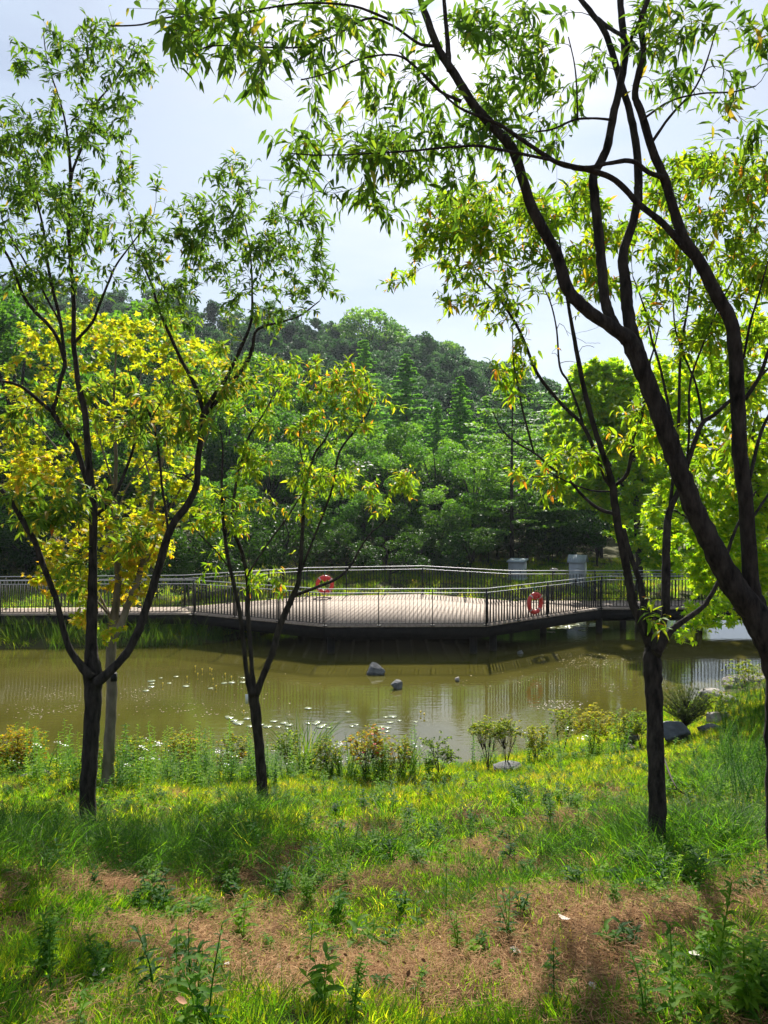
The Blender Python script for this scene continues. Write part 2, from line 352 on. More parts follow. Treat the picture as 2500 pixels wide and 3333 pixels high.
def inset(pl, d):
    o_ = []
    for k, p in enumerate(pl):
        a = np.array(pl[max(k - 1, 0)]); b_ = np.array(pl[min(k + 1, len(pl) - 1)]); e = (b_ - a) / np.linalg.norm(b_ - a)
        o_.append(tuple(np.array(p) + np.array([-e[1], e[0]]) * d))
    return o_
def beam_line(pl, z0, z1, th, name):
    for a, b_ in zip(pl[:-1], pl[1:]):
        a = np.array(a); b_ = np.array(b_); c = (a + b_) / 2; L = np.linalg.norm(b_ - a)
        mb = MB(); mb.box((*c, (z0 + z1) / 2), (L + th * .5, th, z1 - z0), math.atan2(*(b_ - a)[::-1]))
        obj(name, mb.mesh(name, M['beam']), fb)
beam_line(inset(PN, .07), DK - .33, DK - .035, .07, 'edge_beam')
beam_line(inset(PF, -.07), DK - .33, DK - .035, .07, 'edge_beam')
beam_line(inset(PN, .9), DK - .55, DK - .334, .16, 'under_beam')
# deck underside joists keep the light out from between the boards
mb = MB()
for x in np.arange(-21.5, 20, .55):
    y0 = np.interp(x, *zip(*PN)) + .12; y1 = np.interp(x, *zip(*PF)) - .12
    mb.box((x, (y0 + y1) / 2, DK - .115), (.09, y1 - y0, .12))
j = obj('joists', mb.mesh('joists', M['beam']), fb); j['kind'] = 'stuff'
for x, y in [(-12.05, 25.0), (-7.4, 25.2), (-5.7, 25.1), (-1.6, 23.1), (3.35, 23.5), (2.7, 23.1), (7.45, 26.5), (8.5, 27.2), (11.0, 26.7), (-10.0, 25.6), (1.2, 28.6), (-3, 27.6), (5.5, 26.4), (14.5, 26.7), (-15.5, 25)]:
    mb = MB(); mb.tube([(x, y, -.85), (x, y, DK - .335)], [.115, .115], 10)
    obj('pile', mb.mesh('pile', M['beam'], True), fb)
# railings
def railing(pl, label, postd=1.5):
    rl = thing('metal_railing', label, 'railing', (pl[3][0], pl[3][1], DK), 'footbridge railings')
    pm = MB().box((0, 0, 0), (.009, .05, .9)).mesh('picket', M['iron'])
    pts = [(np.array(a), np.array(b_)) for a, b_ in zip(pl[:-1], pl[1:])]
    npk = 0
    for z, r_, nm in ((1.1, .0135, 'handrail'), (.98, .0105, 'upper_rail'), (.075, .012, 'bottom_rail')):
        mb = MB(); mb.tube([(*p, DK + z) for p in pl], r_, 8)
        obj(nm, mb.mesh(nm, M['iron'] if nm == 'bottom_rail' else M['steel'], True), rl)
    for si, (a, b_) in enumerate(pts):
        L = np.linalg.norm(b_ - a); e = (b_ - a) / L; ang = math.atan2(e[1], e[0])
        n = max(1, round(L / .118)); nps = max(1, round(L / postd))
        for k in range(n):
            c = a + e * (k + .5) * L / n
            if abs(((k + .5) / n * nps) % 1 - 0) * L / nps < .03 or c[0] < -15.5 or c[0] > 13.4: continue
            o_ = obj('picket', pm, rl); o_.rotation_euler.z = ang; o_.location = (c[0], c[1], DK + .075 + .45)
            npk += 1
        for k in range(nps + (si == len(pts) - 1)):
            c = a + e * k * L / nps
            mb = MB(); mb.box((c[0], c[1], DK + .5), (.022, .05, 1.2), ang); mb.box((c[0], c[1], DK + .012), (.12, .12, .02), ang)
            obj('rail_post', mb.mesh('rail_post', M['iron']), rl)
    return rl
PNr = inset(PN, .04); PFr = inset(PF, -.04)
railing(PNr, 'nearer picket railing with twin steel handrails along the pond side edge of the footbridge')
railing(PFr, 'farther picket railing with twin steel handrails along the woods side edge of the footbridge')
def life_ring(c, ang, label, tilt=0):
    t_ = thing('life_ring', label, 'life ring', tuple(c), 'life rings on the bridge railings')
    Rm, rm_ = .28, .072; n, mseg = 40, 10
    a = np.linspace(0, 2 * np.pi, n, endpoint=False); b_ = np.linspace(0, 2 * np.pi, mseg, endpoint=False)
    A, B = np.meshgrid(a, b_, indexing='ij')
    def tor(rm2, s0=None, s1=None):
        rr = Rm + rm2 * np.cos(B); return np.stack([rr * np.cos(A), rm2 * .8 * np.sin(B), rr * np.sin(A)], -1).reshape(-1, 3)
    ii = np.arange(n)[:, None] * mseg; jj = np.arange(mseg)[None]
    Qd = np.stack([ii + jj, (ii + mseg) % (n * mseg) + jj, (ii + mseg) % (n * mseg) + (jj + 1) % mseg, ii + (jj + 1) % mseg], -1)
    def put(nm, V, Qq, mat):
        me = mesh(nm, V, [Qq], mat, None, True); o_ = obj(nm, me, t_); o_.matrix_parent_inverse = Matrix.Identity(4); return o_
    put('float_ring', tor(rm_), Qd.reshape(-1, 4), M['ring'])
    V2 = tor(rm_ + .004)
    for k0 in (4, 14, 24, 34): put('band', V2, Qd[k0:k0 + 1].reshape(-1, 4), M['band'])
    mb = MB()
    for k in range(4):
        aa = np.linspace(k * np.pi / 2 + .45 + np.pi / 4 * 0, k * np.pi / 2 + np.pi / 2 + .45, 9)
        rr = .35 + .05 * np.sin((aa - aa[0]) / (np.pi / 2) * np.pi)
        mb.tube(np.stack([rr * np.cos(aa), 0 * aa - .02, rr * np.sin(aa)], -1), .004, 5)
    o_ = obj('rope', mb.mesh('rope', M['rope'], True), t_); o_.matrix_parent_inverse = Matrix.Identity(4)
    mb = MB(); mb.tube([(0, 0, .3), (.01, .03, .42), (.0, .05, .5)], .022, 6)
    o_ = obj('hanging_strap', mb.mesh('hanging_strap', M['green_rope'], True), t_); o_.matrix_parent_inverse = Matrix.Identity(4)
    mb = MB(); mb.tube([(0, -.01, .17), (0, -.01, .12)], [.06, .06], 10); mb.box((0, -.03, .2), (.13, .06, .07))
    o_ = obj('line_bag', mb.mesh('line_bag', M['ring'], False), t_); o_.matrix_parent_inverse = Matrix.Identity(4)
    t_.rotation_euler.z = ang
a = np.array(PN[4]); b_ = np.array(PN[5]); e = (b_ - a) / np.linalg.norm(b_ - a)
d1 = at(1741, 1965, 1) ; 
tt = .372; c = a + (b_ - a) * tt + np.array([e[1], -e[0]]) * .07
life_ring((c[0], c[1], DK + .5), math.atan2(e[1], e[0]), 'red life ring hung on the nearer railing, right of the platform corner')
a = np.array(PF[3]); b_ = np.array(PF[4]); tt = .145; c = a + (b_ - a) * tt + np.array([.02, -.12])
life_ring((c[0], c[1], DK + .46), .15, 'red life ring hung on the farther railing, seen above the deck behind the middle tree')

# cabinets and lamp beyond the bridge
def cabinet(px, ytop, ybot, Yd, wd, label, gable):
    b0 = at(px, ybot, Yd); top = at(px, ytop, Yd)[2]; g = gz(b0[0], Yd)
    t_ = thing('cabinet', label, 'cabinet', (b0[0], Yd, g)); h = top - g
    rz = R(-26)
    def pt(nm, mb, mat, par=t_):
        o_ = obj(nm, mb.mesh(nm, mat), par); o_.matrix_parent_inverse = Matrix.Identity(4); return o_
    hb = h - (.46 if gable else .12)
    bo = pt('body', MB().box((0, 0, hb / 2), (wd, wd * .8, hb)), M['cab'])
    pt('base', MB().box((0, 0, .04), (wd + .08, wd * .8 + .08, .1)), M['cab_roof'])
    dr = pt('door', MB().box((0, -wd * .4 - .012, hb * .5), (wd * .82, .024, hb * .84)), M['cab'])
    for zz in np.linspace(.25, .8, 6): pt('louvre', MB().box((0, -wd * .4 - .03, hb * zz), (wd * .7, .016, .03)), M['cab'])
    pt('handle', MB().box((wd * .33, -wd * .4 - .04, hb * .5), (.025, .03, .14)), M['iron'])
    if gable:
        W2 = wd / 2 + .06; D2 = wd * .4 + .1
        for s_ in (-1, 1):
            mb = MB(); mb.box((0, s_ * D2 / 2, hb + .2), (W2 * 2, D2 * 1.3, .03), 0, -s_ * R(42)); pt('roof_sheet', mb, M['cab_roof'])
            mb = MB()
            for xx in np.linspace(-W2, W2, 9): mb.box((xx, s_ * D2 / 2, hb + .225), (.03, D2 * 1.1, .03), 0, -s_ * R(42))
            pt('roof_ribs', mb, M['cab_roof'])['kind'] = 'stuff'
        V = [(-wd / 2, -wd * .38, hb), (-wd / 2, wd * .38, hb), (-wd / 2, 0, hb + .36), (wd / 2, -wd * .38, hb), (wd / 2, wd * .38, hb), (wd / 2, 0, hb + .36)]
        o_ = obj('gable', mesh('gable', V, [np.array([[0, 3, 4, 1], [0, 2, 5, 3], [1, 4, 5, 2]]), np.array([[0, 1, 2], [3, 5, 4]])], M['cab']), t_); o_.matrix_parent_inverse = Matrix.Identity(4)
    else:
        mb = MB(); mb.box((0, 0, hb + .06), (wd + .12, wd * .8 + .2, .06), 0, R(7)); pt('roof_sheet', mb, M['cab_roof'])
    t_.rotation_euler.z = rz
cabinet(1684, 1820, 1935, 38, .76, 'plain pale grey cabinet with a bright flat sloping lid behind the farther railing', False)
cabinet(1880, 1800, 1935, 36, .7, 'grey louvred cabinet with a ribbed gabled metal roof behind the farther railing', True)
p0 = at(1803, 1850, 39); g = gz(p0[0], 39)
t_ = thing('garden_lamp', 'small dark bollard lamp with a white disc cap between the two grey cabinets', 'lamp', (p0[0], 39, g))
hh = p0[2] - g
for nm, mb, mt in (('post', MB().tube([(0, 0, 0), (0, 0, hh - .1)], .05, 8), 'iron'), ('cap', MB().tube([(0, 0, hh - .09), (0, 0, hh - .04), (0, 0, hh)], [.2, .22, .1], 14), 'band'), ('lens', MB().tube([(0, 0, hh - .14), (0, 0, hh - .09)], .08, 10), 'tagmat')):
    o_ = obj(nm, mb.mesh(nm, M[mt]), t_); o_.matrix_parent_inverse = Matrix.Identity(4)

# ------------------------------------------------------------ leaves
ST = np.array([0, .28, .6, 1.0]); WD = np.array([0, .9, .78, 0])
def leafgeo(P, D, N, L, wr=.24, droop=.3, fold=.25):
    """long leaves: P base, D direction, N upper side; 8 vertices, 8 triangles each"""
    n = len(P); D = nrm(D); S_ = nrm(np.cross(D, N)); N = nrm(np.cross(S_, D)); L = L[:, None]
    dr = (droop if np.ndim(droop) else np.full(n, droop))[:, None]
    def mid(t): return P + D * L * t * (1 - .12 * t) - N * L * dr * t * t
    V = [mid(0)]
    for t_, w_ in ((.3, 1.0), (.65, .82)):
        c = mid(t_); hw = L * wr * .5 * w_
        V += [c - S_ * hw + N * hw * fold * 2, c, c + S_ * hw + N * hw * fold * 2]
    V.append(mid(1.0)); V = np.stack(V, 1).reshape(-1, 3)
    T = np.array([[0, 2, 1], [0, 3, 2], [1, 2, 5], [1, 5, 4], [2, 3, 6], [2, 6, 5], [4, 5, 7], [5, 6, 7]])
    return V, (np.arange(n)[:, None, None] * 8 + T).reshape(-1, 3), 8
def stargeo(P, D, N, L, wr=1, droop=.2, fold=0):
    """lobed maple leaf: 5 points, 11 vertices, 9 triangles each"""
    n = len(P); D = nrm(D); S_ = nrm(np.cross(D, N)); N = nrm(np.cross(S_, D)); droop = np.broadcast_to(np.asarray(droop, float), (n,))[:, None]
    prof = [(0, 0), (.12, .2), (.02, .5), (.28, .3), (.45, .58), (.5, .22), (1, 0), (.5, -.22), (.45, -.58), (.28, -.3), (.02, -.5), (.12, -.2)]
    V = []
    for a_, b_ in prof:
        V.append(P + L[:, None] * (D * a_ + S_ * b_ - N * droop * (a_ * a_ + b_ * b_ * .8)))
    V = np.stack(V, 1).reshape(-1, 3)
    T = np.array([[0, 3, 1], [1, 3, 2], [3, 5, 4], [0, 5, 3], [0, 7, 5], [5, 7, 6], [0, 9, 7], [7, 9, 8], [9, 11, 10], [0, 11, 9]])
    return V, (np.arange(n)[:, None, None] * 12 + T).reshape(-1, 3), 12
def tri_quads(P, L, up=.5):
    n = len(P); D = nrm(rng.normal(size=(n, 3))); N = nrm(rng.normal(size=(n, 3)) + [0, 0, up]); S_ = nrm(np.cross(D, N)); D = nrm(np.cross(N, S_))
    L = L[:, None]
    V = np.stack([P - D * L * .5, P + S_ * L * .32 - N * L * .1, P + D * L * .5, P - S_ * L * .32 - N * L * .1], 1).reshape(-1, 3)
    i = np.arange(n)[:, None] * 4
    return V, (i + np.array([[0, 1, 2, 3]])).reshape(-1, 4), 4

# ------------------------------------------------------------ traced trees
class Tree:
    def __init__(s, name, label, cat, base, leafm, mat='bark', seed=1):
        s.th = thing(name, label, cat, tuple(base)); s.leafm = leafm; s.mat = mat
        s.nodes = []; s.dirs = []; s.rad = []; s.rng = np.random.default_rng(seed)
        s.LP = []; s.LD = []; s.LN = []; s.LL = []; s.LT = []; s.twb = MB()
    def limb(s, pts, d0, d1, name='limb', sides=9, leafy=True, world=None, minr=.003):
        pts = np.array(pts, float); n = len(pts)
        seg = np.concatenate([[0], np.cumsum(np.linalg.norm(np.diff(pts[:, :2], axis=0), axis=1))]); seg /= seg[-1]
        dep = d0 + (d1 - d0) * seg
        P = np.array([at(a[0], a[1], d) for a, d in zip(pts, dep)]); r_ = pts[:, 2] / 2 * dep / F
        P4 = smooth_path(np.c_[P, r_], 5); P = P4[:, :3]; r_ = np.maximum(P4[:, 3] * .9, minr)
        wob = s.rng.normal(0, 1, P.shape) * r_[:, None] * .045; P = P + wob
        r_ = r_ * (1 + .022 * s.rng.normal(size=len(r_)))
        V, Qd, T = tube(P, r_, sides, .03)
        o_ = obj(name, mesh(name, V, [Qd, T], M[s.mat], None, True), s.th)
        T_ = nrm(np.gradient(P, axis=0))
        if leafy: s.nodes.append(P); s.dirs.append(T_); s.rad.append(r_)
        return P
    def grow(s, regions, ntips, lmin, lmax, per=11, spray=.16, maxlen=1.6, tint=(.5, .25), droop=.35, sag=.1, bare=0, wr=.24, geo='long', gap=1.0, side=3, tr=.0016):
        """regions: (px, py, rx, ry, d0, d1, weight)"""
        g = s.rng; W_ = np.array([q[6] for q in regions], float); W_ /= W_.sum()
        tips = []
        for _ in range(ntips):
            q = regions[g.choice(len(regions), p=W_)]; a = g.uniform(0, 2 * np.pi); r_ = math.sqrt(g.uniform(0, 1))
            tips.append(at(q[0] + q[2] * r_ * math.cos(a), q[1] + q[3] * r_ * math.sin(a), g.uniform(q[4], q[5])))
        tips = np.array(tips)
        N_ = np.concatenate(s.nodes); D_ = np.concatenate(s.dirs); R_ = np.concatenate(s.rad)
        dist = np.array([np.min(np.linalg.norm(N_ - t_, axis=1)) for t_ in tips])
        for t_ in tips[np.argsort(dist)]:
            v = t_ - N_; dd = np.linalg.norm(v, axis=1)
            # prefer to leave a branch going outward and along it
            al = np.einsum('ij,ij->i', v, D_) / np.maximum(dd, 1e-6)
            k = np.argmin(dd * (1.25 - .35 * al)); L = dd[k]
            if L > maxlen * 3: continue
            p0 = N_[k]; c = p0 + D_[k] * L * .35 + (t_ - p0) * .25 + np.array([0, 0, 1]) * L * .08 + g.normal(size=3) * L * .07
            u = np.linspace(0, 1, 7)[:, None]; P = (1 - u) ** 2 * p0 + 2 * u * (1 - u) * c + u * u * t_
            P[:, 2] -= sag * L * u[:, 0] ** 3; P[1:-1] += g.normal(size=(5, 3)) * L * .012
            r0 = min(R_[k] * .7, tr * 1.3 + .006 * L); rr = np.linspace(r0, tr, 7)
            V, Qd, T = tube(P, rr, 4, 0, False); s.twb.add(V, Qd)
            T_ = nrm(np.gradient(P, axis=0))
            N_ = np.concatenate([N_, P[2:]]); D_ = np.concatenate([D_, T_[2:]]); R_ = np.concatenate([R_, rr[2:]])
            if g.random() < bare: continue
            s.sprig(P[-1], T_[-1], per, lmin, lmax, spray, tint, droop)
            for _ in range(side):
                uu = g.uniform(.35, .95) if L > .25 else .7
                q = P[0] * 0 + np.array([np.interp(uu, np.linspace(0, 1, 7), P[:, i_]) for i_ in range(3)])
                dd_ = nrm(T_[int(uu * 6)] + g.normal(size=3) * .7); ln = g.uniform(.4, 1.2) * spray
                e_ = q + dd_ * ln
                V, Qd, T = tube([q, (q + e_) / 2 + g.normal(size=3) * .01, e_], [tr, tr * .8, tr * .6], 3, 0, False); s.twb.add(V, Qd)
                s.sprig(e_, dd_, int(per * g.uniform(.5, .9)), lmin, lmax, ln * .8, tint, droop)
    def sprig(s, tip, d, n, lmin, lmax, spray, tint, droop):
        g = s.rng; u = g.uniform(0, 1, n) ** 1.5
        P = tip - d * spray * u[:, None]
        side_ = nrm(np.cross(d, g.normal(size=(n, 3))))
        D = nrm(d * .55 + side_ * g.uniform(.5, 1.1, (n, 1)) + np.array([0, 0, -.12]))
        Nn = nrm(np.array([0, 0, 1.0]) + g.normal(size=(n, 3)) * .35 + d * .2)
        L = g.uniform(lmin, lmax, n) * (1 - .35 * (u < .12))
        T = np.clip(g.normal(tint[0], tint[1], n) + .22 * (u < .15), 0, 1)
        s.LP.append(P); s.LD.append(D); s.LN.append(Nn); s.LL.append(L); s.LT.append(T)
    def finish(s, geo='long', wr=.25, droop=.28, singles=300, crown='foliage', clear=None):
        P = np.concatenate(s.LP); D = np.concatenate(s.LD); N = np.concatenate(s.LN); L = np.concatenate(s.LL); T = np.concatenate(s.LT)
        if clear is not None:
            ux, uy = pxof(P); k = np.ones(len(P), bool)
            for (x0, y0, x1, y1, keep) in clear: k &= ~((ux > x0) & (ux < x1) & (uy > y0) & (uy < y1) & (s.rng.random(len(P)) > keep))
            P, D, N, L, T = P[k], D[k], N[k], L[k], T[k]
        o_ = obj('twigs', s.twb.mesh('twigs', M['twig']), s.th); o_['kind'] = 'stuff'
        g = s.rng; dr = np.clip(g.normal(droop, .12, len(P)), .05, .8)
        if singles:
            ux, uy = pxof(P); inv = (ux > 20) & (ux < 2480) & (uy > 10) & (uy < 3300)
            score = np.where(inv, L / P[:, 1], 0); sel = np.argsort(-score)[:singles]
            temps = []
            for k in range(10):
                V, Tt, _ = (leafgeo if geo == 'long' else stargeo)(np.zeros((1, 3)), np.array([[0, 1., 0]]), np.array([[0, 0, 1.]]), np.ones(1), wr, .1 + .07 * k)
                nv = len(V); temps.append(mesh('leaf', V, [Tt], s.leafm, np.full(nv, np.clip(np.quantile(T, (k * .37 + .05) % 1), 0, 1))))
            d_ = nrm(D[sel]); s_ = nrm(np.cross(d_, N[sel])); n_ = nrm(np.cross(s_, d_))
            for q, k in enumerate(sel):
                o_ = bpy.data.objects.new('leaf', temps[q % 10]); col.objects.link(o_); o_.parent = s.th
                m_ = np.eye(4); m_[:3, 0] = s_[q] * L[k]; m_[:3, 1] = d_[q] * L[k]; m_[:3, 2] = n_[q] * L[k]
                m_[:3, 3] = P[k] - np.array(s.th.location)
                o_.matrix_local = Matrix(m_.tolist())
            keep = np.ones(len(P), bool); keep[sel] = False
            P, D, N, L, T, dr = P[keep], D[keep], N[keep], L[keep], T[keep], dr[keep]
        if geo == 'long': V, Tt, nv = leafgeo(P, D, N, L, wr, dr)
        else: V, Tt, nv = stargeo(P, D, N, L, 1, dr * .6)
        o_ = obj(crown, mesh(crown, V, [Tt], s.leafm, np.repeat(T, nv)), s.th); o_['kind'] = 'stuff'
        return len(T)

counts = {}
# --- A: left tree with three stems
bA = gpx(288, 2705)
dA = bA[1]
A = Tree('peach_tree', 'leftmost dark barked peach tree, its trunk splitting low into three tall stems', 'tree', bA, M['leaf_peach'], seed=11)
A.limb([(286, 2745, 84), (285, 2700, 62), (290, 2500, 58), (300, 2350, 57), (303, 2250, 62), (302, 2190, 66), (297, 2110, 44), (300, 2000, 38), (302, 1823, 31), (303, 1630, 29), (290, 1522, 26), (283, 1415, 23), (275, 1329, 22), (258, 1265, 20), (249, 1200, 18), (240, 1115, 17), (240, 986, 15), (230, 859, 14), (223, 730, 13), (225, 644, 12), (230, 580, 12), (223, 472, 9), (210, 386, 7), (189, 309, 6), (167, 245, 5), (150, 180, 4), (140, 90, 3)], dA, dA + .5, 'trunk', 12)
A.limb([(296, 2205, 40), (256, 2157, 28), (226, 2112, 24), (203, 2036, 22), (181, 1946, 21), (143, 1848, 21), (113, 1765, 21), (86, 1716, 21), (43, 1643, 19), (0, 1587, 16), (-60, 1500, 13), (-140, 1350, 9)], dA, dA - .3)
A.limb([(310, 2225, 44), (339, 2202, 36), (399, 2142, 31), (445, 2067, 30), (475, 1984, 29), (512, 1863, 29), (545, 1750, 28), (571, 1694, 27), (610, 1643, 26), (640, 1578, 24), (644, 1501, 22), (653, 1437, 21), (665, 1345, 22), (705, 1275, 15), (740, 1225, 14), (776, 1151, 12), (814, 1060, 11), (821, 1000, 9), (820, 900, 7), (812, 800, 6), (790, 700, 4), (775, 600, 3)], dA, dA + .8)
A.limb([(668, 1345, 18), (690, 1325, 17), (731, 1271, 17), (790, 1200, 15), (820, 1140, 13), (836, 1075, 10), (904, 1050, 8), (972, 1030, 6), (1040, 980, 4)], dA + .5, dA + .9)
A.limb([(663, 1340, 16), (635, 1256, 14), (592, 1175, 13), (554, 1093, 12), (515, 999, 10), (494, 926, 8), (460, 850, 6), (430, 780, 4), (420, 690, 3)], dA + .5, dA + .3)
A.limb([(232, 585, 10), (240, 545, 9), (275, 459, 9), (300, 386, 8), (313, 339, 7), (343, 300, 6), (378, 258, 5), (412, 206, 4), (440, 140, 3)], dA + .45, dA + .3)
A.limb([(236, 830, 7), (275, 781, 6), (292, 721, 5), (310, 640, 4)], dA + .4, dA + .2)
A.limb([(245, 1112, 12), (300, 1050, 10), (326, 986, 9), (356, 913, 8), (380, 860, 7), (440, 780, 5), (500, 700, 3)], dA + .4, dA + .2)
A.limb([(300, 1610, 24), (279, 1557, 19), (249, 1458, 18), (215, 1407, 17), (185, 1364, 18), (172, 1334, 18), (185, 1299, 14), (197, 1235, 14), (210, 1192, 15), (208, 1136, 13), (193, 1029, 12), (172, 943, 11), (155, 859, 10), (142, 751, 8), (125, 674, 7), (103, 580, 6), (86, 515, 5), (60, 420, 3)], dA + .3, dA + .1)
A.limb([(172, 1340, 14), (146, 1321, 14), (86, 1269, 12), (43, 1248, 11), (-20, 1235, 9), (-80, 1200, 6)], dA + .2, dA - .1)
A.limb([(210, 1175, 13), (189, 1106, 13), (159, 1059, 13), (116, 1016, 13), (82, 973, 12), (60, 921, 11), (34, 850, 10), (0, 794, 9), (-60, 700, 7), (-90, 600, 4)], dA + .2, dA - .1)
A.limb([(200, 1055, 8), (172, 1007, 8), (142, 951, 8), (116, 900, 8), (86, 859, 7), (43, 786, 6), (13, 730, 5), (-10, 640, 4)], dA + .2, dA + .5)
A.limb([(312, 1677, 13), (352, 1643, 13), (386, 1587, 12), (412, 1522, 11), (434, 1458, 9), (442, 1385, 7), (425, 1308, 4)], dA + .3, dA + .5)
A.limb([(548, 1730, 10), (538, 1650, 9), (528, 1587, 9), (515, 1458, 8), (494, 1364, 8), (464, 1304, 6), (434, 1256, 5), (412, 1180, 3)], dA + .3, dA + .1)
A.limb([(494, 1358, 5), (530, 1300, 4), (558, 1243, 3)], dA + .2, dA + .1)
A.limb([(638, 1575, 6), (600, 1548, 5), (540, 1535, 4), (500, 1528, 3)], dA + .4, dA + .2)
A.limb([(500, 1405, 4), (430, 1420, 5), (350, 1440, 4)], dA + .2, dA)
A.grow([(370, 180, 150, 110, dA - .3, dA + .6, 1.6), (200, 170, 180, 90, dA - .3, dA + .5, 1.1), (280, 330, 170, 140, dA - .4, dA + .7, 2.2), (200, 480, 190, 130, dA - .4, dA + .7, 2.0), (60, 500, 130, 190, dA - .8, dA + .6, 2.6),
        (120, 700, 180, 160, dA - .6, dA + .7, 2.6), (350, 640, 170, 140, dA - .3, dA + .8, 1.8), (400, 800, 180, 120, dA - .2, dA + .8, 2.0), (250, 860, 200, 110, dA - .2, dA + .6, 1.4),
        (770, 580, 80, 60, dA, dA + .8, .6), (820, 720, 150, 100, dA, dA + 1, 1.8), (660, 720, 150, 90, dA, dA + .9, 1.5), (950, 740, 130, 90, dA + .3, dA + 1, 1.2), (960, 880, 120, 90, dA + .3, dA + 1.1, 1.4), (1010, 960, 90, 60, dA + .3, dA + 1, .5), (760, 880, 180, 100, dA, dA + 1, 1.9), (560, 870, 150, 100, dA, dA + .8, 1.5),
        (80, 930, 120, 80, dA - .3, dA + .3, .8), (620, 1010, 180, 70, dA, dA + 1, 1.0), (850, 1000, 100, 70, dA, dA + 1, .7)],
       400, .065, .12, 9, .17, 1.2, (.36, .24), side=3)
A.grow([(720, 1180, 120, 120, dA, dA + .9, .8), (560, 1350, 150, 100, dA - .2, dA + .6, 1), (330, 1330, 150, 100, dA, dA + .6, .8), (200, 1640, 150, 60, dA - .3, dA + .3, .8), (430, 1740, 60, 50, dA, dA + .4, .4), (60, 1350, 80, 70, dA, dA + .5, .3), (100, 1650, 110, 80, dA - .3, dA + .2, .6), (210, 1870, 40, 60, dA, dA + .2, .25)],
       95, .09, .14, 9, .15, 1.2, (.72, .2), side=3)
counts['A'] = A.finish()
mb = MB()
# --- B: the middle tree
bB = gpx(857, 2612); dB = bB[1]
B = Tree('peach_tree', 'small slender peach tree in the middle with thin upright stems and orange tipped sparse leaves', 'tree', bB, M['leaf_peach_y'], seed=12)
B.limb([(858, 2650, 60), (855, 2600, 44), (850, 2500, 38), (838, 2380, 37), (828, 2290, 40), (823, 2250, 38), (820, 2191, 18), (816, 2113, 16), (808, 2010, 16), (805, 1880, 15), (788, 1800, 14), (756, 1698, 13), (771, 1568, 11), (797, 1464, 9), (815, 1412, 8), (850, 1360, 6), (881, 1303, 4), (900, 1240, 3)], dB, dB + .3, 'trunk', 10)
B.limb([(820, 2265, 26), (803, 2191, 18), (792, 2087, 16), (779, 1984, 16), (756, 1880, 14), (740, 1802, 13), (725, 1672, 11), (722, 1568, 9), (725, 1464, 6), (715, 1380, 4)], dB, dB - .3)
B.limb([(832, 2265, 28), (860, 2191, 24), (891, 2113, 24), (912, 2035, 24), (953, 1942, 22), (974, 1880, 16), (985, 1724, 14), (990, 1620, 12), (1000, 1557, 11), (1026, 1474, 9), (1057, 1433, 7), (1085, 1370, 4)], dB, dB + .6)
B.limb([(955, 1940, 13), (1031, 1911, 11), (1094, 1885, 10), (1140, 1843, 8), (1172, 1786, 7), (1208, 1734, 6), (1240, 1708, 5), (1290, 1640, 3)], dB + .3, dB + .5)
B.limb([(968, 1890, 9), (1010, 1780, 8), (1057, 1661, 8), (1083, 1583, 8), (1104, 1474, 8), (1151, 1407, 7), (1198, 1344, 5), (1215, 1290, 3)], dB + .3, dB + .9)
B.limb([(806, 1870, 7), (875, 1765, 7), (933, 1687, 6), (985, 1604, 5)], dB + .1, dB + .4)
B.limb([(748, 1850, 6), (700, 1790, 5), (650, 1740, 4), (620, 1700, 3)], dB - .1, dB - .3)
B.limb([(758, 1698, 6), (770, 1640, 5), (700, 1600, 4), (680, 1540, 3)], dB, dB - .3)
B.limb([(1003, 1555, 6), (985, 1500, 5), (975, 1440, 4), (980, 1350, 3)], dB + .4, dB + .2)
B.grow([(940, 1230, 180, 70, dB, dB + .9, 2), (1080, 1280, 120, 110, dB, dB + 1, 1.6), (1170, 1230, 50, 60, dB + .3, dB + .8, .6), (860, 1330, 160, 70, dB - .2, dB + .8, 1.5), (1020, 1410, 120, 60, dB, dB + .8, 1.1), (1180, 1340, 40, 60, dB + .3, dB + .8, .5),
        (770, 1500, 100, 80, dB - .4, dB + .4, 1.2), (830, 1600, 60, 60, dB - .2, dB + .4, .7), (720, 1640, 70, 70, dB - .4, dB + .2, .8), (1000, 1560, 70, 50, dB, dB + .6, .8), (1110, 1560, 60, 40, dB + .2, dB + .8, .7), (1230, 1620, 60, 50, dB + .3, dB + .7, .8), (1320, 1570, 50, 40, dB + .3, dB + .7, .6), (740, 1740, 60, 60, dB - .2, dB + .2, .6), (660, 1700, 40, 40, dB - .3, dB, .3), (870, 1680, 50, 40, dB, dB + .4, .4), (1015, 1680, 40, 30, dB, dB + .4, .2), (1280, 1320, 20, 30, dB + .5, dB + .7, .15), (650, 1870, 40, 30, dB - .3, dB, .25), (860, 1900, 70, 40, dB, dB + .3, .25)],
       190, .075, .13, 9, .16, 1.1, (.45, .24), side=3)
B.grow([(1000, 1750, 260, 130, dB - .3, dB + .8, 1), (680, 1950, 120, 80, dB - .2, dB + .2, .3)], 45, .08, .1, 3, .1, 1.1, (.5, .2), side=0, bare=.9)
counts['B'] = B.finish()
pt_ = at(818, 2268, dB); mb = MB(); mb.box((pt_[0] - .035, pt_[1] - .09, pt_[2]), (.03, .008, .11), 0, .1)
obj('tag_plate', mb.mesh('tag_plate', M['tagmat']), B.th)
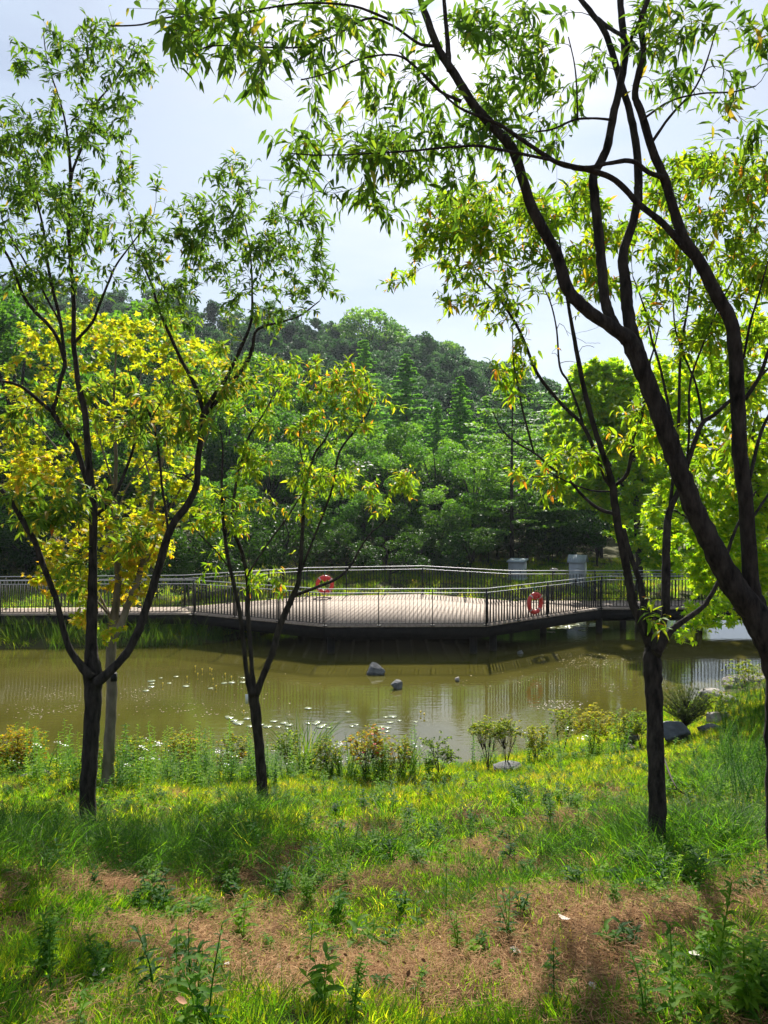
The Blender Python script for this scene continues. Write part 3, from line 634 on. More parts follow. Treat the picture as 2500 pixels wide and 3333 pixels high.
# --- C: right tree
bC = gpx(2136, 2775); dC = bC[1]
C = Tree('peach_tree', 'straight trunked tree at right, forking in four level with the bridge deck', 'tree', bC, M['leaf_peach_y'], seed=13)
C.limb([(2142, 2830, 84), (2138, 2770, 66), (2138, 2600, 63), (2133, 2400, 60), (2128, 2250, 60), (2122, 2160, 66), (2125, 2105, 58), (2117, 2085, 50), (2094, 2040, 36), (2076, 2000, 34), (2058, 1959, 32), (2045, 1880, 30), (2034, 1820, 29), (2014, 1720, 29), (1999, 1621, 27), (1994, 1581, 26), (1974, 1512, 21), (1944, 1422, 19), (1909, 1298, 18), (1880, 1159, 16), (1860, 1049, 13), (1847, 975, 11), (1835, 880, 8), (1820, 780, 5), (1800, 700, 3)], dC, dC + 1.0, 'trunk', 12)
C.limb([(1996, 1590, 17), (1969, 1555, 15), (1944, 1487, 14), (1899, 1387, 14), (1850, 1338, 13), (1800, 1283, 12), (1747, 1211, 12), (1694, 1083, 10), (1649, 1007, 9), (1600, 940, 6), (1540, 880, 4)], dC + .6, dC + 1.2)
C.limb([(1897, 1385, 10), (1884, 1333, 9), (1849, 1243, 8), (1822, 1193, 8), (1812, 1074, 6), (1790, 980, 5), (1750, 900, 3)], dC + .8, dC + 1.1)
C.limb([(1998, 1585, 14), (2039, 1546, 14), (2054, 1487, 14), (2073, 1402, 13), (2093, 1333, 12), (2100, 1230, 9), (2130, 1130, 6), (2150, 1040, 4)], dC + .6, dC + .5)
C.limb([(2008, 1678, 15), (1994, 1671, 13), (1949, 1656, 13), (1899, 1616, 11), (1850, 1561, 10), (1800, 1526, 9), (1740, 1475, 8), (1680, 1440, 7), (1634, 1399, 5), (1604, 1339, 4)], dC + .4, dC + .8)
C.limb([(1738, 1474, 8), (1718, 1400, 8), (1702, 1339, 7), (1685, 1250, 6), (1672, 1181, 5), (1668, 1080, 3)], dC + .7, dC + .9)
C.limb([(2000, 1600, 6), (1920, 1595, 6), (1830, 1560, 5), (1780, 1530, 4)], dC + .6, dC + .3)
C.limb([(2112, 2070, 34), (2100, 2000, 30), (2093, 1950, 26), (2083, 1894, 22), (2060, 1830, 19), (2042, 1770, 17), (2030, 1720, 16)], dC + .1, dC + .35)
C.limb([(2140, 2120, 44), (2150, 2060, 34), (2160, 2015, 28), (2167, 1980, 30), (2168, 1894, 31), (2170, 1745, 28), (2178, 1671, 24), (2198, 1621, 20), (2225, 1550, 18), (2262, 1437, 17), (2287, 1377, 17), (2327, 1348, 15), (2372, 1308, 14), (2440, 1260, 11), (2520, 1180, 8)], dC, dC + .6)
C.limb([(2287, 1380, 10), (2280, 1320, 9), (2262, 1240, 8), (2240, 1190, 7), (2200, 1080, 6), (2190, 960, 4)], dC + .45, dC + .6)
C.limb([(2180, 1660, 12), (2190, 1560, 12), (2208, 1397, 12), (2213, 1198, 10), (2223, 1099, 9), (2240, 980, 7), (2250, 860, 5), (2270, 740, 3)], dC + .3, dC + .8)
C.limb([(2200, 1430, 10), (2180, 1340, 10), (2150, 1200, 9), (2120, 1100, 8), (2100, 1010, 6), (2060, 900, 4)], dC + .4, dC + .9)
C.limb([(2235, 1530, 9), (2243, 1400, 9), (2246, 1250, 8), (2285, 1130, 7), (2330, 1020, 6), (2390, 900, 4)], dC + .4, dC + .5)
C.limb([(2135, 2130, 40), (2153, 2103, 28), (2180, 2058, 24), (2216, 2027, 21), (2271, 1990, 19), (2298, 1963, 17), (2330, 1909, 15), (2345, 1870, 14), (2380, 1760, 12), (2410, 1690, 10), (2460, 1600, 7)], dC, dC + .3)
C.grow([(1470, 700, 120, 80, dC + .9, dC + 1.7, 1.6), (1450, 800, 120, 60, dC + .9, dC + 1.6, .9), (1640, 720, 170, 110, dC + .6, dC + 1.8, 2.4), (1620, 880, 170, 80, dC + .7, dC + 1.6, 1.2), (1850, 720, 170, 130, dC + .4, dC + 1.6, 2.2), (1900, 900, 120, 90, dC + .5, dC + 1.4, .9), (2040, 820, 150, 150, dC + .3, dC + 1.6, 2.0),
        (2280, 620, 180, 120, dC + .3, dC + 1.5, 2.0), (2300, 800, 200, 130, dC + .2, dC + 1.3, 2.2), (2420, 950, 120, 160, dC + .2, dC + 1.2, 1.8), (2200, 1020, 150, 130, dC + .3, dC + 1.4, 1.5), (2350, 1120, 140, 120, dC + .3, dC + 1, 1.0), (1300, 905, 40, 25, dC + 1.4, dC + 1.6, .2), (1480, 1000, 110, 40, dC + 1, dC + 1.5, .5), (1600, 1010, 100, 60, dC + .9, dC + 1.4, .5), (2450, 600, 100, 100, dC + .2, dC + 1, .8)],
       380, .065, .12, 9, .17, 1.2, (.42, .23), side=3)
C.grow([(1700, 1130, 60, 80, dC + .8, dC + 1, .4), (1850, 1500, 80, 50, dC + .4, dC + .8, .5), (1650, 1240, 40, 70, dC + .8, dC + 1, .3), (1760, 1560, 100, 20, dC + .4, dC + .6, .3), (2100, 1400, 80, 100, dC + .3, dC + .9, .5), (2320, 1500, 90, 130, dC + .3, dC + .9, .6), (2420, 1400, 70, 150, dC, dC + .6, .6), (2135, 2020, 16, 14, dC - .1, dC + .1, .1)],
       75, .07, .12, 8, .14, 1.0, (.5, .22), side=2)
C.grow([(1850, 1050, 150, 150, dC + .6, dC + 1.2, 1), (1700, 1050, 80, 60, dC + .8, dC + 1.2, .4)], 25, .07, .1, 2, .1, 1.0, (.6, .2), side=0, bare=.75)
counts['C'] = C.finish()
# --- D: big double tree leaning in from the right
dD = 4.1; g0 = gz((2560 - 1250) / F * dD, dD); bD = np.array([(2560 - 1250) / F * dD, dD, g0])
D = Tree('peach_tree', 'largest nearest peach tree, two thick dark limbs leaning in from the right edge', 'tree', bD, M['leaf_peach'], seed=14)
D.limb([(2572, 2990, 150), (2560, 2880, 120), (2548, 2650, 112), (2540, 2400, 106), (2545, 2250, 108), (2535, 2150, 118), (2490, 2060, 104), (2440, 1975, 92), (2380, 1894, 86), (2320, 1780, 76), (2257, 1646, 70), (2213, 1536, 68), (2165, 1397, 66), (2118, 1273, 62), (2082, 1180, 64), (2050, 1110, 60), (1990, 1065, 46), (1905, 1005, 45), (1845, 935, 43), (1808, 821, 40), (1732, 678, 38), (1680, 512, 36), (1642, 452, 35), (1551, 354, 33), (1484, 249, 30), (1431, 166, 27), (1386, 53, 24), (1360, -30, 21), (1320, -150, 16), (1270, -280, 10)], dD, dD - .2, 'trunk', 14)
D.limb([(2040, 1110, 44), (1995, 1050, 40), (1975, 1000, 38), (1964, 930, 36), (1951, 791, 35), (1936, 640, 33), (1932, 573, 32), (1973, 490, 30), (1996, 377, 28), (2019, 279, 27), (2034, 173, 26), (2022, 45, 24), (2015, -60, 20), (1990, -200, 14)], dD - .05, dD + .1, sides=11)
D.limb([(2085, 1160, 48), (2058, 1085, 46), (2042, 1000, 44), (2037, 927, 42), (2028, 829, 34), (2056, 738, 31), (2079, 625, 30), (2071, 482, 27), (2049, 362, 25), (2018, 260, 23), (1973, 113, 21), (1928, 45, 19), (1885, -10, 16), (1840, -90, 10)], dD, dD + .35, sides=11)
D.limb([(2545, 2170, 96), (2505, 2060, 70), (2470, 1980, 62), (2446, 1894, 58), (2428, 1646, 52), (2410, 1500, 52), (2404, 1397, 52), (2393, 1149, 50), (2380, 1049, 47), (2335, 965, 46), (2282, 860, 44), (2222, 769, 38), (2192, 678, 34), (2162, 580, 33), (2124, 490, 29), (2086, 362, 27), (2067, 301, 24), (2094, 173, 22), (2086, 68, 20), (2112, -10, 17), (2140, -120, 12)], dD, dD - .35, sides=12)
D.limb([(2265, 840, 34), (2237, 815, 27), (2160, 730, 24), (2079, 663, 22), (2004, 588, 21), (1928, 556, 20), (1870, 545, 19), (1808, 527, 17), (1720, 470, 15), (1627, 407, 13), (1560, 380, 10), (1480, 340, 8), (1390, 250, 6), (1300, 170, 4)], dD - .2, dD - .5)
D.limb([(2160, 578, 20), (2110, 560, 17), (2058, 525, 17), (1990, 530, 15), (1900, 545, 12), (1790, 520, 11), (1640, 490, 11), (1560, 475, 10), (1450, 480, 8), (1350, 490, 7), (1200, 500, 5), (1050, 505, 4), (950, 500, 3)], dD - .3, dD - .6)
D.limb([(1462, 230, 20), (1458, 150, 17), (1450, 60, 15), (1443, -30, 12), (1430, -130, 8)], dD - .2, dD - .1)
D.limb([(1410, 150, 11), (1360, 140, 10), (1280, 85, 9), (1200, 60, 8), (1100, 110, 7), (1000, 150, 6), (900, 155, 6), (780, 150, 5), (690, 150, 4), (620, 170, 3)], dD - .25, dD - .8)
D.limb([(1500, 330, 13), (1430, 295, 10), (1360, 225, 8), (1290, 180, 7), (1180, 190, 6), (1060, 240, 5), (980, 260, 3)], dD - .2, dD - .7)
D.limb([(1990, 390, 9), (1930, 385, 8), (1870, 390, 8), (1800, 420, 7), (1740, 430, 6), (1650, 450, 4)], dD, dD - .3)
D.limb([(1880, 388, 7), (1878, 300, 6), (1870, 210, 5), (1850, 120, 3)], dD - .1, dD - .2)
D.limb([(2086, 70, 12), (2060, 110, 13), (2040, 180, 14)], dD - .3, dD)
D.limb([(1945, 60, 14), (1990, 95, 14), (2050, 130, 13), (2075, 160, 12)], dD + .1, dD - .2)
D.limb([(1270, 65, 10), (1150, 20, 8), (1000, 10, 7), (850, 30, 6), (700, 60, 4), (560, 55, 4), (460, 80, 3), (360, 85, 3)], dD - .6, dD - 1.1)
D.limb([(2110, 480, 12), (2180, 380, 9), (2260, 290, 7), (2300, 200, 6), (2330, 100, 4)], dD - .3, dD - .4)
D.limb([(2090, 390, 9), (2180, 330, 7), (2280, 305, 6), (2380, 300, 5), (2460, 280, 4)], dD - .3, dD - .5)
D.limb([(2425, 1300, 16), (2470, 1230, 14), (2500, 1150, 13), (2560, 1000, 10), (2600, 850, 6)], dD - .2, dD - .3)
D.limb([(2440, 1560, 14), (2458, 1480, 13), (2480, 1400, 12), (2530, 1300, 9)], dD - .1, dD)
D.limb([(2440, 1700, 10), (2480, 1640, 9), (2520, 1580, 7)], dD - .1, dD)
D.limb([(2420, 1170, 9), (2440, 1060, 9), (2470, 960, 7), (2500, 850, 5)], dD - .2, dD - .4)
D.grow([(500, 60, 170, 60, dD - 1.2, dD - .7, .55), (700, 130, 190, 100, dD - 1.2, dD - .5, 1.2), (620, 20, 200, 60, dD - 1.2, dD - .6, .5), (900, 190, 180, 70, dD - 1.1, dD - .3, 1.2), (900, 30, 250, 60, dD - 1, dD - .4, .9), (1150, 60, 170, 80, dD - .9, dD - .1, 1), (1120, 210, 150, 80, dD - .7, dD, 1.0),
        (1000, 340, 120, 60, dD - .6, dD + .1, .9), (1090, 440, 180, 90, dD - .6, dD + .2, 1.3), (980, 510, 110, 60, dD - .7, dD - .2, .6), (1080, 600, 170, 60, dD - .5, dD + .2, 1.0), (1230, 560, 140, 100, dD - .4, dD + .3, 1.1), (1200, 670, 110, 40, dD - .4, dD + .2, .4), (1330, 380, 150, 130, dD - .4, dD + .4, 1.5), (1430, 500, 140, 130, dD - .3, dD + .4, 1.1), (1300, 220, 120, 90, dD - .5, dD + .2, .8),
        (1560, 90, 130, 80, dD - .2, dD + .6, .9), (1650, 240, 140, 120, dD - .2, dD + .7, 1.5), (1580, 430, 150, 120, dD - .3, dD + .5, 1.3), (1700, 60, 150, 60, dD - .3, dD + .5, .8), (1850, 170, 130, 130, dD - .2, dD + .6, 1.0), (1760, 430, 130, 100, dD - .2, dD + .5, .8), (2150, 60, 90, 60, dD - .5, dD, .5), (2180, 140, 100, 80, dD - .5, dD + .1, .7), (2240, 90, 70, 70, dD - .5, dD, .5), (2200, 270, 80, 60, dD - .5, dD, .5),
        (2400, 290, 60, 50, dD - .6, dD - .2, .35), (2460, 120, 40, 80, dD - .6, dD - .2, .25), (1480, 640, 100, 50, dD - .2, dD + .4, .3), (1600, 600, 120, 50, dD, dD + .5, .4), (2440, 420, 60, 50, dD - .5, dD - .2, .3)],
       240, .062, .118, 8, .18, 1.0, (.44, .22), side=2, sag=.12, tr=.0012)
counts['D'] = D.finish(droop=.3, wr=.22, clear=[(930, 170, 1000, 360, .0), (560, 330, 840, 900, .0), (500, 190, 560, 300, .4)])

# --- F: golden maple behind the left tree, grey trunk
bF = gpx(348, 2552); dF = bF[1]
Fm = Tree('maple_tree', 'golden yellow leaved maple with a pale grey trunk standing just behind the leftmost tree', 'tree', bF, M['leaf_gold'], 'bark_grey', 15)
Fm.limb([(342, 2590, 62), (350, 2540, 46), (357, 2400, 40), (364, 2250, 38), (360, 2150, 36), (366, 2050, 36), (378, 1960, 26), (384, 1880, 22), (377, 1788, 18), (372, 1650, 15), (378, 1500, 13), (370, 1350, 10), (375, 1200, 7), (380, 1080, 4)], dF, dF + .5, 'trunk', 11)
Fm.limb([(370, 2070, 28), (392, 2036, 26), (420, 1960, 24), (445, 1900, 22), (470, 1810, 19), (482, 1765, 18), (500, 1600, 14), (540, 1450, 11), (560, 1300, 8), (580, 1150, 5)], dF, dF + 1)
for l in ([(445, 1900, 12), (500, 1780, 10), (560, 1640, 8), (640, 1500, 6), (700, 1350, 4), (740, 1220, 3)], [(376, 1830, 10), (330, 1740, 9), (280, 1600, 8), (200, 1480, 6), (120, 1380, 5), (60, 1300, 3)],
          [(366, 2030, 12), (330, 1950, 10), (270, 1860, 8), (200, 1780, 6), (120, 1650, 5), (50, 1520, 4), (0, 1430, 3)], [(374, 1600, 8), (330, 1450, 7), (280, 1300, 6), (220, 1180, 4), (180, 1080, 3)], [(500, 1590, 8), (460, 1450, 6), (450, 1300, 5), (470, 1150, 3)],
          [(350, 1995, 9), (290, 1930, 8), (240, 1900, 6), (180, 1850, 5), (140, 1780, 3)], [(376, 1700, 7), (430, 1560, 6), (620, 1350, 5), (660, 1180, 3)]):
    Fm.limb(l, dF + .2, dF + random.uniform(-.6, 1.2), sides=6)
Fm.grow([(250, 1080, 190, 80, dF - .6, dF + 1.4, 2.2), (480, 1120, 200, 90, dF - .6, dF + 1.4, 2.4), (330, 1260, 280, 110, dF - .8, dF + 1.5, 3.4), (620, 1230, 130, 100, dF - .4, dF + 1.3, 1.8), (100, 1220, 100, 120, dF - .6, dF + 1, 1.2), (450, 1420, 220, 110, dF - .6, dF + 1.3, 2.2), (120, 1540, 130, 90, dF - .7, dF + .8, 1.8), (560, 1600, 90, 120, dF, dF + 1, 1.2), (400, 1600, 160, 120, dF - .4, dF + 1, 1.2),
         (60, 1430, 70, 50, dF - .6, dF + .6, .6), (350, 1760, 170, 80, dF - .5, dF + .8, 1.1), (220, 1860, 110, 70, dF - .5, dF + .6, .8), (480, 1760, 70, 100, dF, dF + .8, .8), (160, 1780, 60, 40, dF - .5, dF + .2, .4), (420, 1900, 60, 80, dF - .1, dF + .5, .5), (270, 1990, 50, 70, dF - .2, dF + .3, .35), (370, 2060, 35, 60, dF - .3, dF - .1, .25), (30, 1330, 50, 60, dF - .4, dF + .6, .4)],
        400, .042, .075, 10, .16, 1.2, (.32, .25), side=3, tr=.0014)
Fm.grow([(120, 1560, 120, 80, dF - .7, dF + .8, 1.2), (350, 1780, 170, 80, dF - .5, dF + .8, 1.1), (220, 1870, 110, 70, dF - .5, dF + .6, .8), (420, 1900, 60, 80, dF - .1, dF + .5, .5), (270, 1990, 50, 70, dF - .2, dF + .3, .35), (480, 1760, 70, 100, dF, dF + .8, .8)], 110, .05, .085, 11, .14, 1.2, (.62, .22), side=3, tr=.0014)
counts['F'] = Fm.finish('star', 1, .35, 200)
mb = MB(); q = at(384, 2195, dF); mb.box((q[0], q[1] - .13, q[2]), (.06, .05, .09)); obj('hanging_box', mb.mesh('hanging_box', M['iron']), Fm.th)

# --- G: lime maples on the right bank and behind
def maple(px, base_d, label, regs, seed, n, limbs, size=(.1, .16), singles=0, tint=(.5, .25), clear=None):
    n = int(n * 1.9); x = (px - 1250) / F * base_d; b0 = np.array([x, base_d, gz(x, base_d)])
    T_ = Tree('maple_tree', label, 'tree', b0, M['leaf_lime'], 'bark', seed)
    for k, l in enumerate(limbs): T_.limb(l, base_d, base_d + (0 if k == 0 else random.uniform(-1.5, 1.5)), 'trunk' if k == 0 else 'limb', 8)
    T_.grow(regs, n, size[0], size[1], 10, .25, 2.5, tint, side=3, tr=.003)
    counts[label[:10]] = T_.finish('star', 1, .3, singles, clear=clear)
g1 = pxof(np.array([[(2590 - 1250) / F * 15.5, 15.5, gz((2590 - 1250) / F * 15.5, 15.5)]]))[1][0]
maple(2590, 15.5, 'bright lime green maple on the right bank, its lowest sprays hanging before the bridge end', [(2360, 1850, 120, 90, 14, 17, 1.5), (2320, 1990, 90, 50, 13.5, 15, .8), (2230, 2050, 60, 25, 13.6, 14.4, .4), (2400, 1600, 120, 150, 14.5, 17, 2), (2200, 1700, 120, 140, 14.5, 17, 1.2), (2250, 1400, 180, 160, 14.5, 17.5, 2.2), (2450, 1350, 120, 160, 14.5, 17.5, 1.8), (2400, 1130, 150, 110, 14.5, 17, 1.4), (2200, 1220, 120, 80, 14.5, 17, 1), (2450, 1750, 70, 130, 14.5, 17, 1.8), (2480, 1900, 50, 80, 14.5, 16.5, 1), (2320, 1700, 90, 120, 14.5, 17, 1), (2480, 1550, 60, 120, 15, 17, 1)], 21, 430,
      [[(2590, g1 + 10, 40), (2580, 1980, 32), (2520, 1750, 26), (2440, 1500, 20), (2400, 1300, 14), (2380, 1150, 8)], [(2540, 1850, 16), (2400, 1780, 12), (2260, 1700, 9), (2180, 1650, 6)], [(2575, 1950, 12), (2400, 1970, 9), (2290, 2020, 7), (2220, 2050, 4)], [(2470, 1600, 16), (2340, 1480, 12), (2240, 1350, 8), (2180, 1230, 5)], [(2440, 1500, 12), (2460, 1350, 9), (2480, 1200, 5)]], (.09, .15), 150, clear=[(1500, 2035, 2500, 2400, .12), (2100, 1960, 2500, 2035, .45)])
g1 = pxof(np.array([[(2080 - 1250) / F * 34, 34, gz((2080 - 1250) / F * 34, 34)]]))[1][0]
maple(2080, 34, 'broad lime green tree beyond the right end of the bridge, behind the four forked trunk', [(1960, 1250, 110, 80, 32, 37, 2.2), (1900, 1400, 130, 110, 32, 37, 2), (2050, 1320, 120, 110, 32, 37, 2), (2150, 1480, 140, 140, 32, 37, 2), (2020, 1560, 150, 100, 32, 37, 2), (1900, 1600, 70, 50, 33, 36, .8), (2100, 1700, 150, 90, 32, 37, 1.6), (2200, 1820, 110, 60, 32, 36, 1), (2200, 1280, 110, 90, 33, 37, 1)], 22, 520,
      [[(2080, g1, 30), (2080, 1800, 26), (2070, 1650, 20), (2060, 1450, 14), (2050, 1280, 7)], [(2075, 1750, 14), (2150, 1600, 10), (2180, 1450, 6)], [(2072, 1650, 12), (1980, 1500, 8), (1930, 1350, 5)], [(2070, 1600, 10), (2150, 1450, 7), (2190, 1300, 4)]], (.2, .34), 0)

# ------------------------------------------------------------ background trees
def crown_points(n, cl, g, squash=.8):
    """points gathered in leafy clumps: cl = list of (centre, radius)"""
    w_ = np.array([c[1] ** 2 for c in cl]); k = g.choice(len(cl), n, p=w_ / w_.sum())
    d = nrm(g.normal(size=(n, 3))); r_ = (g.uniform(.45, 1, n) ** .5)[:, None]
    C_ = np.array([c[0] for c in cl])[k]; Rr = np.array([c[1] for c in cl])[k]
    P = C_ + d * (Rr[:, None] * r_) * np.array([1, 1, squash])
    return P, k
def make_broad(H, W, n, ls, seed, nclump=34, mat='leaf_far'):
    g = np.random.default_rng(seed); cl = []
    for _ in range(nclump):
        a = g.uniform(0, 2 * np.pi); z = g.uniform(.22, .97); rr = W / 2 * math.sqrt(max(0, 1 - ((z - .5) / .55) ** 2)) * g.uniform(.35, 1)
        cl.append((np.array([rr * math.cos(a), rr * math.sin(a), z * H]), g.uniform(.06, .17) * W))
    P, k = crown_points(n, cl, g); V, Qd, nv = tri_quads(P, g.uniform(.6, 1.3, n) * ls)
    ct = np.clip(g.normal(.5, .2, nclump), 0, 1); T = np.clip(ct[k] + g.normal(0, .12, n), 0, 1)
    crown = mesh('crown', V, [Qd], M[mat], np.repeat(T, nv))
    mb = MB(); mb.tube(smooth_path([(0, 0, -.3), (g.normal(0, .1), 0, H * .3), (g.normal(0, .3), g.normal(0, .2), H * .6), (0, 0, H * .85)], 3), np.linspace(.035 * H * .5, .02, 10), 7)
    for c, r_ in cl[::2]:
        z0 = c[2] * .55; mb.tube(smooth_path([(0, 0, z0), (c[0] * .5, c[1] * .5, z0 + (c[2] - z0) * .6), tuple(c)], 3), np.linspace(.008 * H, .01, 7), 4)
    return crown, mb.mesh('trunk', M['bark'], True)
def make_conifer(H, W, n, ls, seed, mat='leaf_con'):
    g = np.random.default_rng(seed); mb = MB(); P = []; K = []
    nb = int(H * 11)
    for b_ in range(nb):
        z = .1 + .88 * b_ / nb; L = W / 2 * (1 - z) ** .8 * g.uniform(.65, 1.12) + .1; a = b_ * 2.4 + g.normal(0, .3); m_ = int(n / nb * (1.5 - z))
        u = g.uniform(.12, 1, m_); d = np.array([math.cos(a), math.sin(a), 0]); s_ = np.array([-d[1], d[0], 0])
        Q_ = d * (u * L)[:, None] + s_ * (g.normal(0, .13, m_) * L * (1.1 - u))[:, None]; Q_[:, 2] = z * H + u * L * .18 - .12 * L * u ** 2 + g.normal(0, .07, m_) * (1 - z) * 2
        P.append(Q_); K.append(np.full(m_, g.uniform(.2, .8)))
        mb.tube([(0, 0, z * H), tuple(d * L * .9 + [0, 0, z * H + L * .1])], [.025, .008], 3, 0, False)
    mb.tube([(0, 0, -.3), (0, 0, H * .5), (0, 0, H)], [.022 * H * .6, .012 * H * .5, .01], 7)
    P = np.concatenate(P); V, Qd, nv = tri_quads(P, g.uniform(.6, 1.3, len(P)) * ls, .9)
    return mesh('crown', V, [Qd], M[mat], np.repeat(np.concatenate(K), nv)), mb.mesh('trunk', M['bark'], True)
def make_tier(H, W, n, ls, seed):
    g = np.random.default_rng(seed); mb = MB(); P = []; K = []
    mb.tube([(0, 0, -.3), (.1, 0, H * .5), (0, 0, H)], [.13, .08, .015], 8)
    for b_ in range(46):
        z = .18 + .8 * b_ / 46; L = W / 2 * math.sin(min(1, (1.06 - z) * 1.7) * math.pi / 2) * g.uniform(.6, 1.1); a = b_ * 2.4; m_ = n // 46
        u = g.uniform(.15, 1, m_) ** .7; d = np.array([math.cos(a), math.sin(a), 0]); s_ = np.array([-d[1], d[0], 0])
        Q_ = d * (u * L)[:, None] + s_ * (g.normal(0, .2, m_) * L * u)[:, None]; Q_[:, 2] = z * H + .1 * L * u + g.normal(0, .035, m_)
        P.append(Q_); K.append(np.full(m_, g.uniform(.4, .95))); mb.tube([(0, 0, z * H), tuple(d * L * .9 + [0, 0, z * H + L * .08])], [.03, .008], 3, 0, False)
    P = np.concatenate(P); V, Qd, nv = tri_quads(P, g.uniform(.6, 1.3, len(P)) * ls, 2.5)
    return mesh('crown', V, [Qd], M['leaf_far'], np.repeat(np.concatenate(K), nv)), mb.mesh('trunk', M['bark'], True)
def plant(name, meshes, px, ytop, Yd, label, group, H, cat='tree', wide=1.0, rot=None, x=None):
    x = at(px, 1600, Yd)[0] if x is None else x; g = gz(x, Yd); h = (at(px, ytop, Yd)[2] - g) if ytop is not None else H
    t_ = thing(name, label, cat, (x, Yd, g), group); s_ = h / H; rz = random.uniform(0, 6.28) if rot is None else rot
    for me, nm in ((meshes[1], 'trunk'), (meshes[0], 'crown')):
        o_ = bpy.data.objects.new(nm, me); col.objects.link(o_); o_.parent = t_
        if nm == 'crown': o_['kind'] = 'stuff'
    t_.scale = (s_ * wide, s_ * wide, s_); t_.rotation_euler.z = rz
    return t_
broad = [make_broad(10, 7, 9000, .2, 31 + k) for k in range(4)]
con = [make_conifer(14, 6.6, 17000, .24, 41 + k) for k in range(2)]
tier = [make_tier(10, 7, 7000, .2, 51)]
M['leaf_bush'] = leafmat('shade_dark_bush_leaf', [(0, (.012, .035, .01)), (.5, (.022, .06, .014)), (1, (.045, .1, .02))], 1.6, .4, rough=.5, rnd=.3)  # bush leaves coloured darker to stand for shade from the trees beyond
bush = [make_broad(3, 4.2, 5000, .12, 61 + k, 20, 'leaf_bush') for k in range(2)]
# conifers that stand out against the dark hill
for px, yt, Yd, wd, lb in [(1185, 1095, 72, 1.15, 'tall feathery green conifer left of the other two below the hill crest'), (1322, 1140, 66, 1.25, 'tall wide feathery conifer in the middle of the three below the hill crest'), (1497, 1215, 60, 1.15, 'pointed pale green conifer standing clear against the dark hill, right of the other two'),
                       (1080, 1220, 66, 1, 'feathery conifer half hidden behind the small middle tree crown')]:
    plant('conifer_tree', con[random.randrange(2)], px, yt, Yd, lb, 'conifers below the hill', 14, wide=wd)
for px, yt, Yd, wd in [(1130, 1250, 60, 1.1), (1420, 1300, 58, 1), (950, 1180, 70, 1.2), (1580, 1290, 66, 1.1)]:
    plant('conifer_tree', con[random.randrange(2)], px, yt, Yd, 'feathery conifer merging into the row of green trees below the hill', 'conifers in the tree row below the hill', 14, wide=wd)
plant('layered_tree', tier[0], 1668, 1215, 42, 'slender tree with flat horizontal tiers of pale leaves, left of the louvred cabinet', 'layered trees', 10, wide=.95)
plant('layered_tree', tier[0], 1820, 1260, 46, 'slender tree with flat horizontal leaf tiers, partly behind the forked right tree', 'layered trees', 10, wide=1)
# broadleaf trees beyond the bridge
spots = [(1290, 1375, 52, 1.0), (1410, 1400, 47, .9), (1540, 1480, 44, .9), (1200, 1420, 50, 1), (1040, 1390, 50, 1.1), (1620, 1520, 47, 1), (1480, 1600, 41, 1.0), (1330, 1560, 42, 1.1), (1180, 1600, 41, 1), (1020, 1560, 42, 1.1), (880, 1450, 46, 1.1),
         (740, 1250, 52, 1.1), (560, 1100, 50, 1.1), (400, 1000, 54, 1.2), (230, 1050, 46, 1.1), (60, 1000, 44, 1.1), (-80, 950, 46, 1.1), (-230, 1000, 44, 1.2), (150, 1330, 38, 1.1), (330, 1380, 40, 1), (560, 1420, 40, 1), (720, 1520, 40, 1), (-20, 1400, 36, 1.1), (-160, 1380, 38, 1.1),
         (1720, 1560, 45, 1), (1840, 1480, 50, 1.1), (1960, 1500, 46, 1), (2080, 1380, 52, 1.1), (1800, 1700, 44, .8), (1260, 1480, 46, 1), (1100, 1480, 47, 1), (940, 1350, 52, 1.1), (1400, 1500, 50, 1), (1500, 1400, 54, 1), (1650, 1420, 55, 1.1), (1740, 1400, 60, 1.1), (1880, 1380, 62, 1.1), (2020, 1440, 60, 1.1), (1000, 1280, 60, 1.1), (820, 1180, 62, 1.2),
         (-420, 1100, 40, 1.2), (-600, 1150, 46, 1.2)]
ORD = ['first', 'second', 'third', 'fourth', 'fifth', 'sixth', 'seventh', 'eighth', 'ninth', 'tenth', 'eleventh', 'twelfth', 'thirteenth', 'fourteenth', 'fifteenth', 'sixteenth', 'seventeenth', 'eighteenth', 'nineteenth', 'twentieth']
def where(px):
    return 'in the left part, behind the golden maple' if px < 850 else ('in the middle, behind the bridge platform' if px < 1650 else 'in the right part, behind the bridge end')
rows = [('nearest', 0, 42.5), ('middle', 42.5, 48.5), ('farthest', 48.5, 99)]
for rn, y0_, y1_ in rows:
    for k, (px, yt, Yd, wd) in enumerate(sorted(q for q in spots if y0_ <= q[2] < y1_)):
        plant('broadleaf_tree', broad[(k + int(y0_)) % 4], px, yt, Yd, ORD[k] + ' round green tree from the left in the ' + rn + ' wood row', 'wood edge trees in the ' + rn + ' row', 10, wide=wd * 1.05)
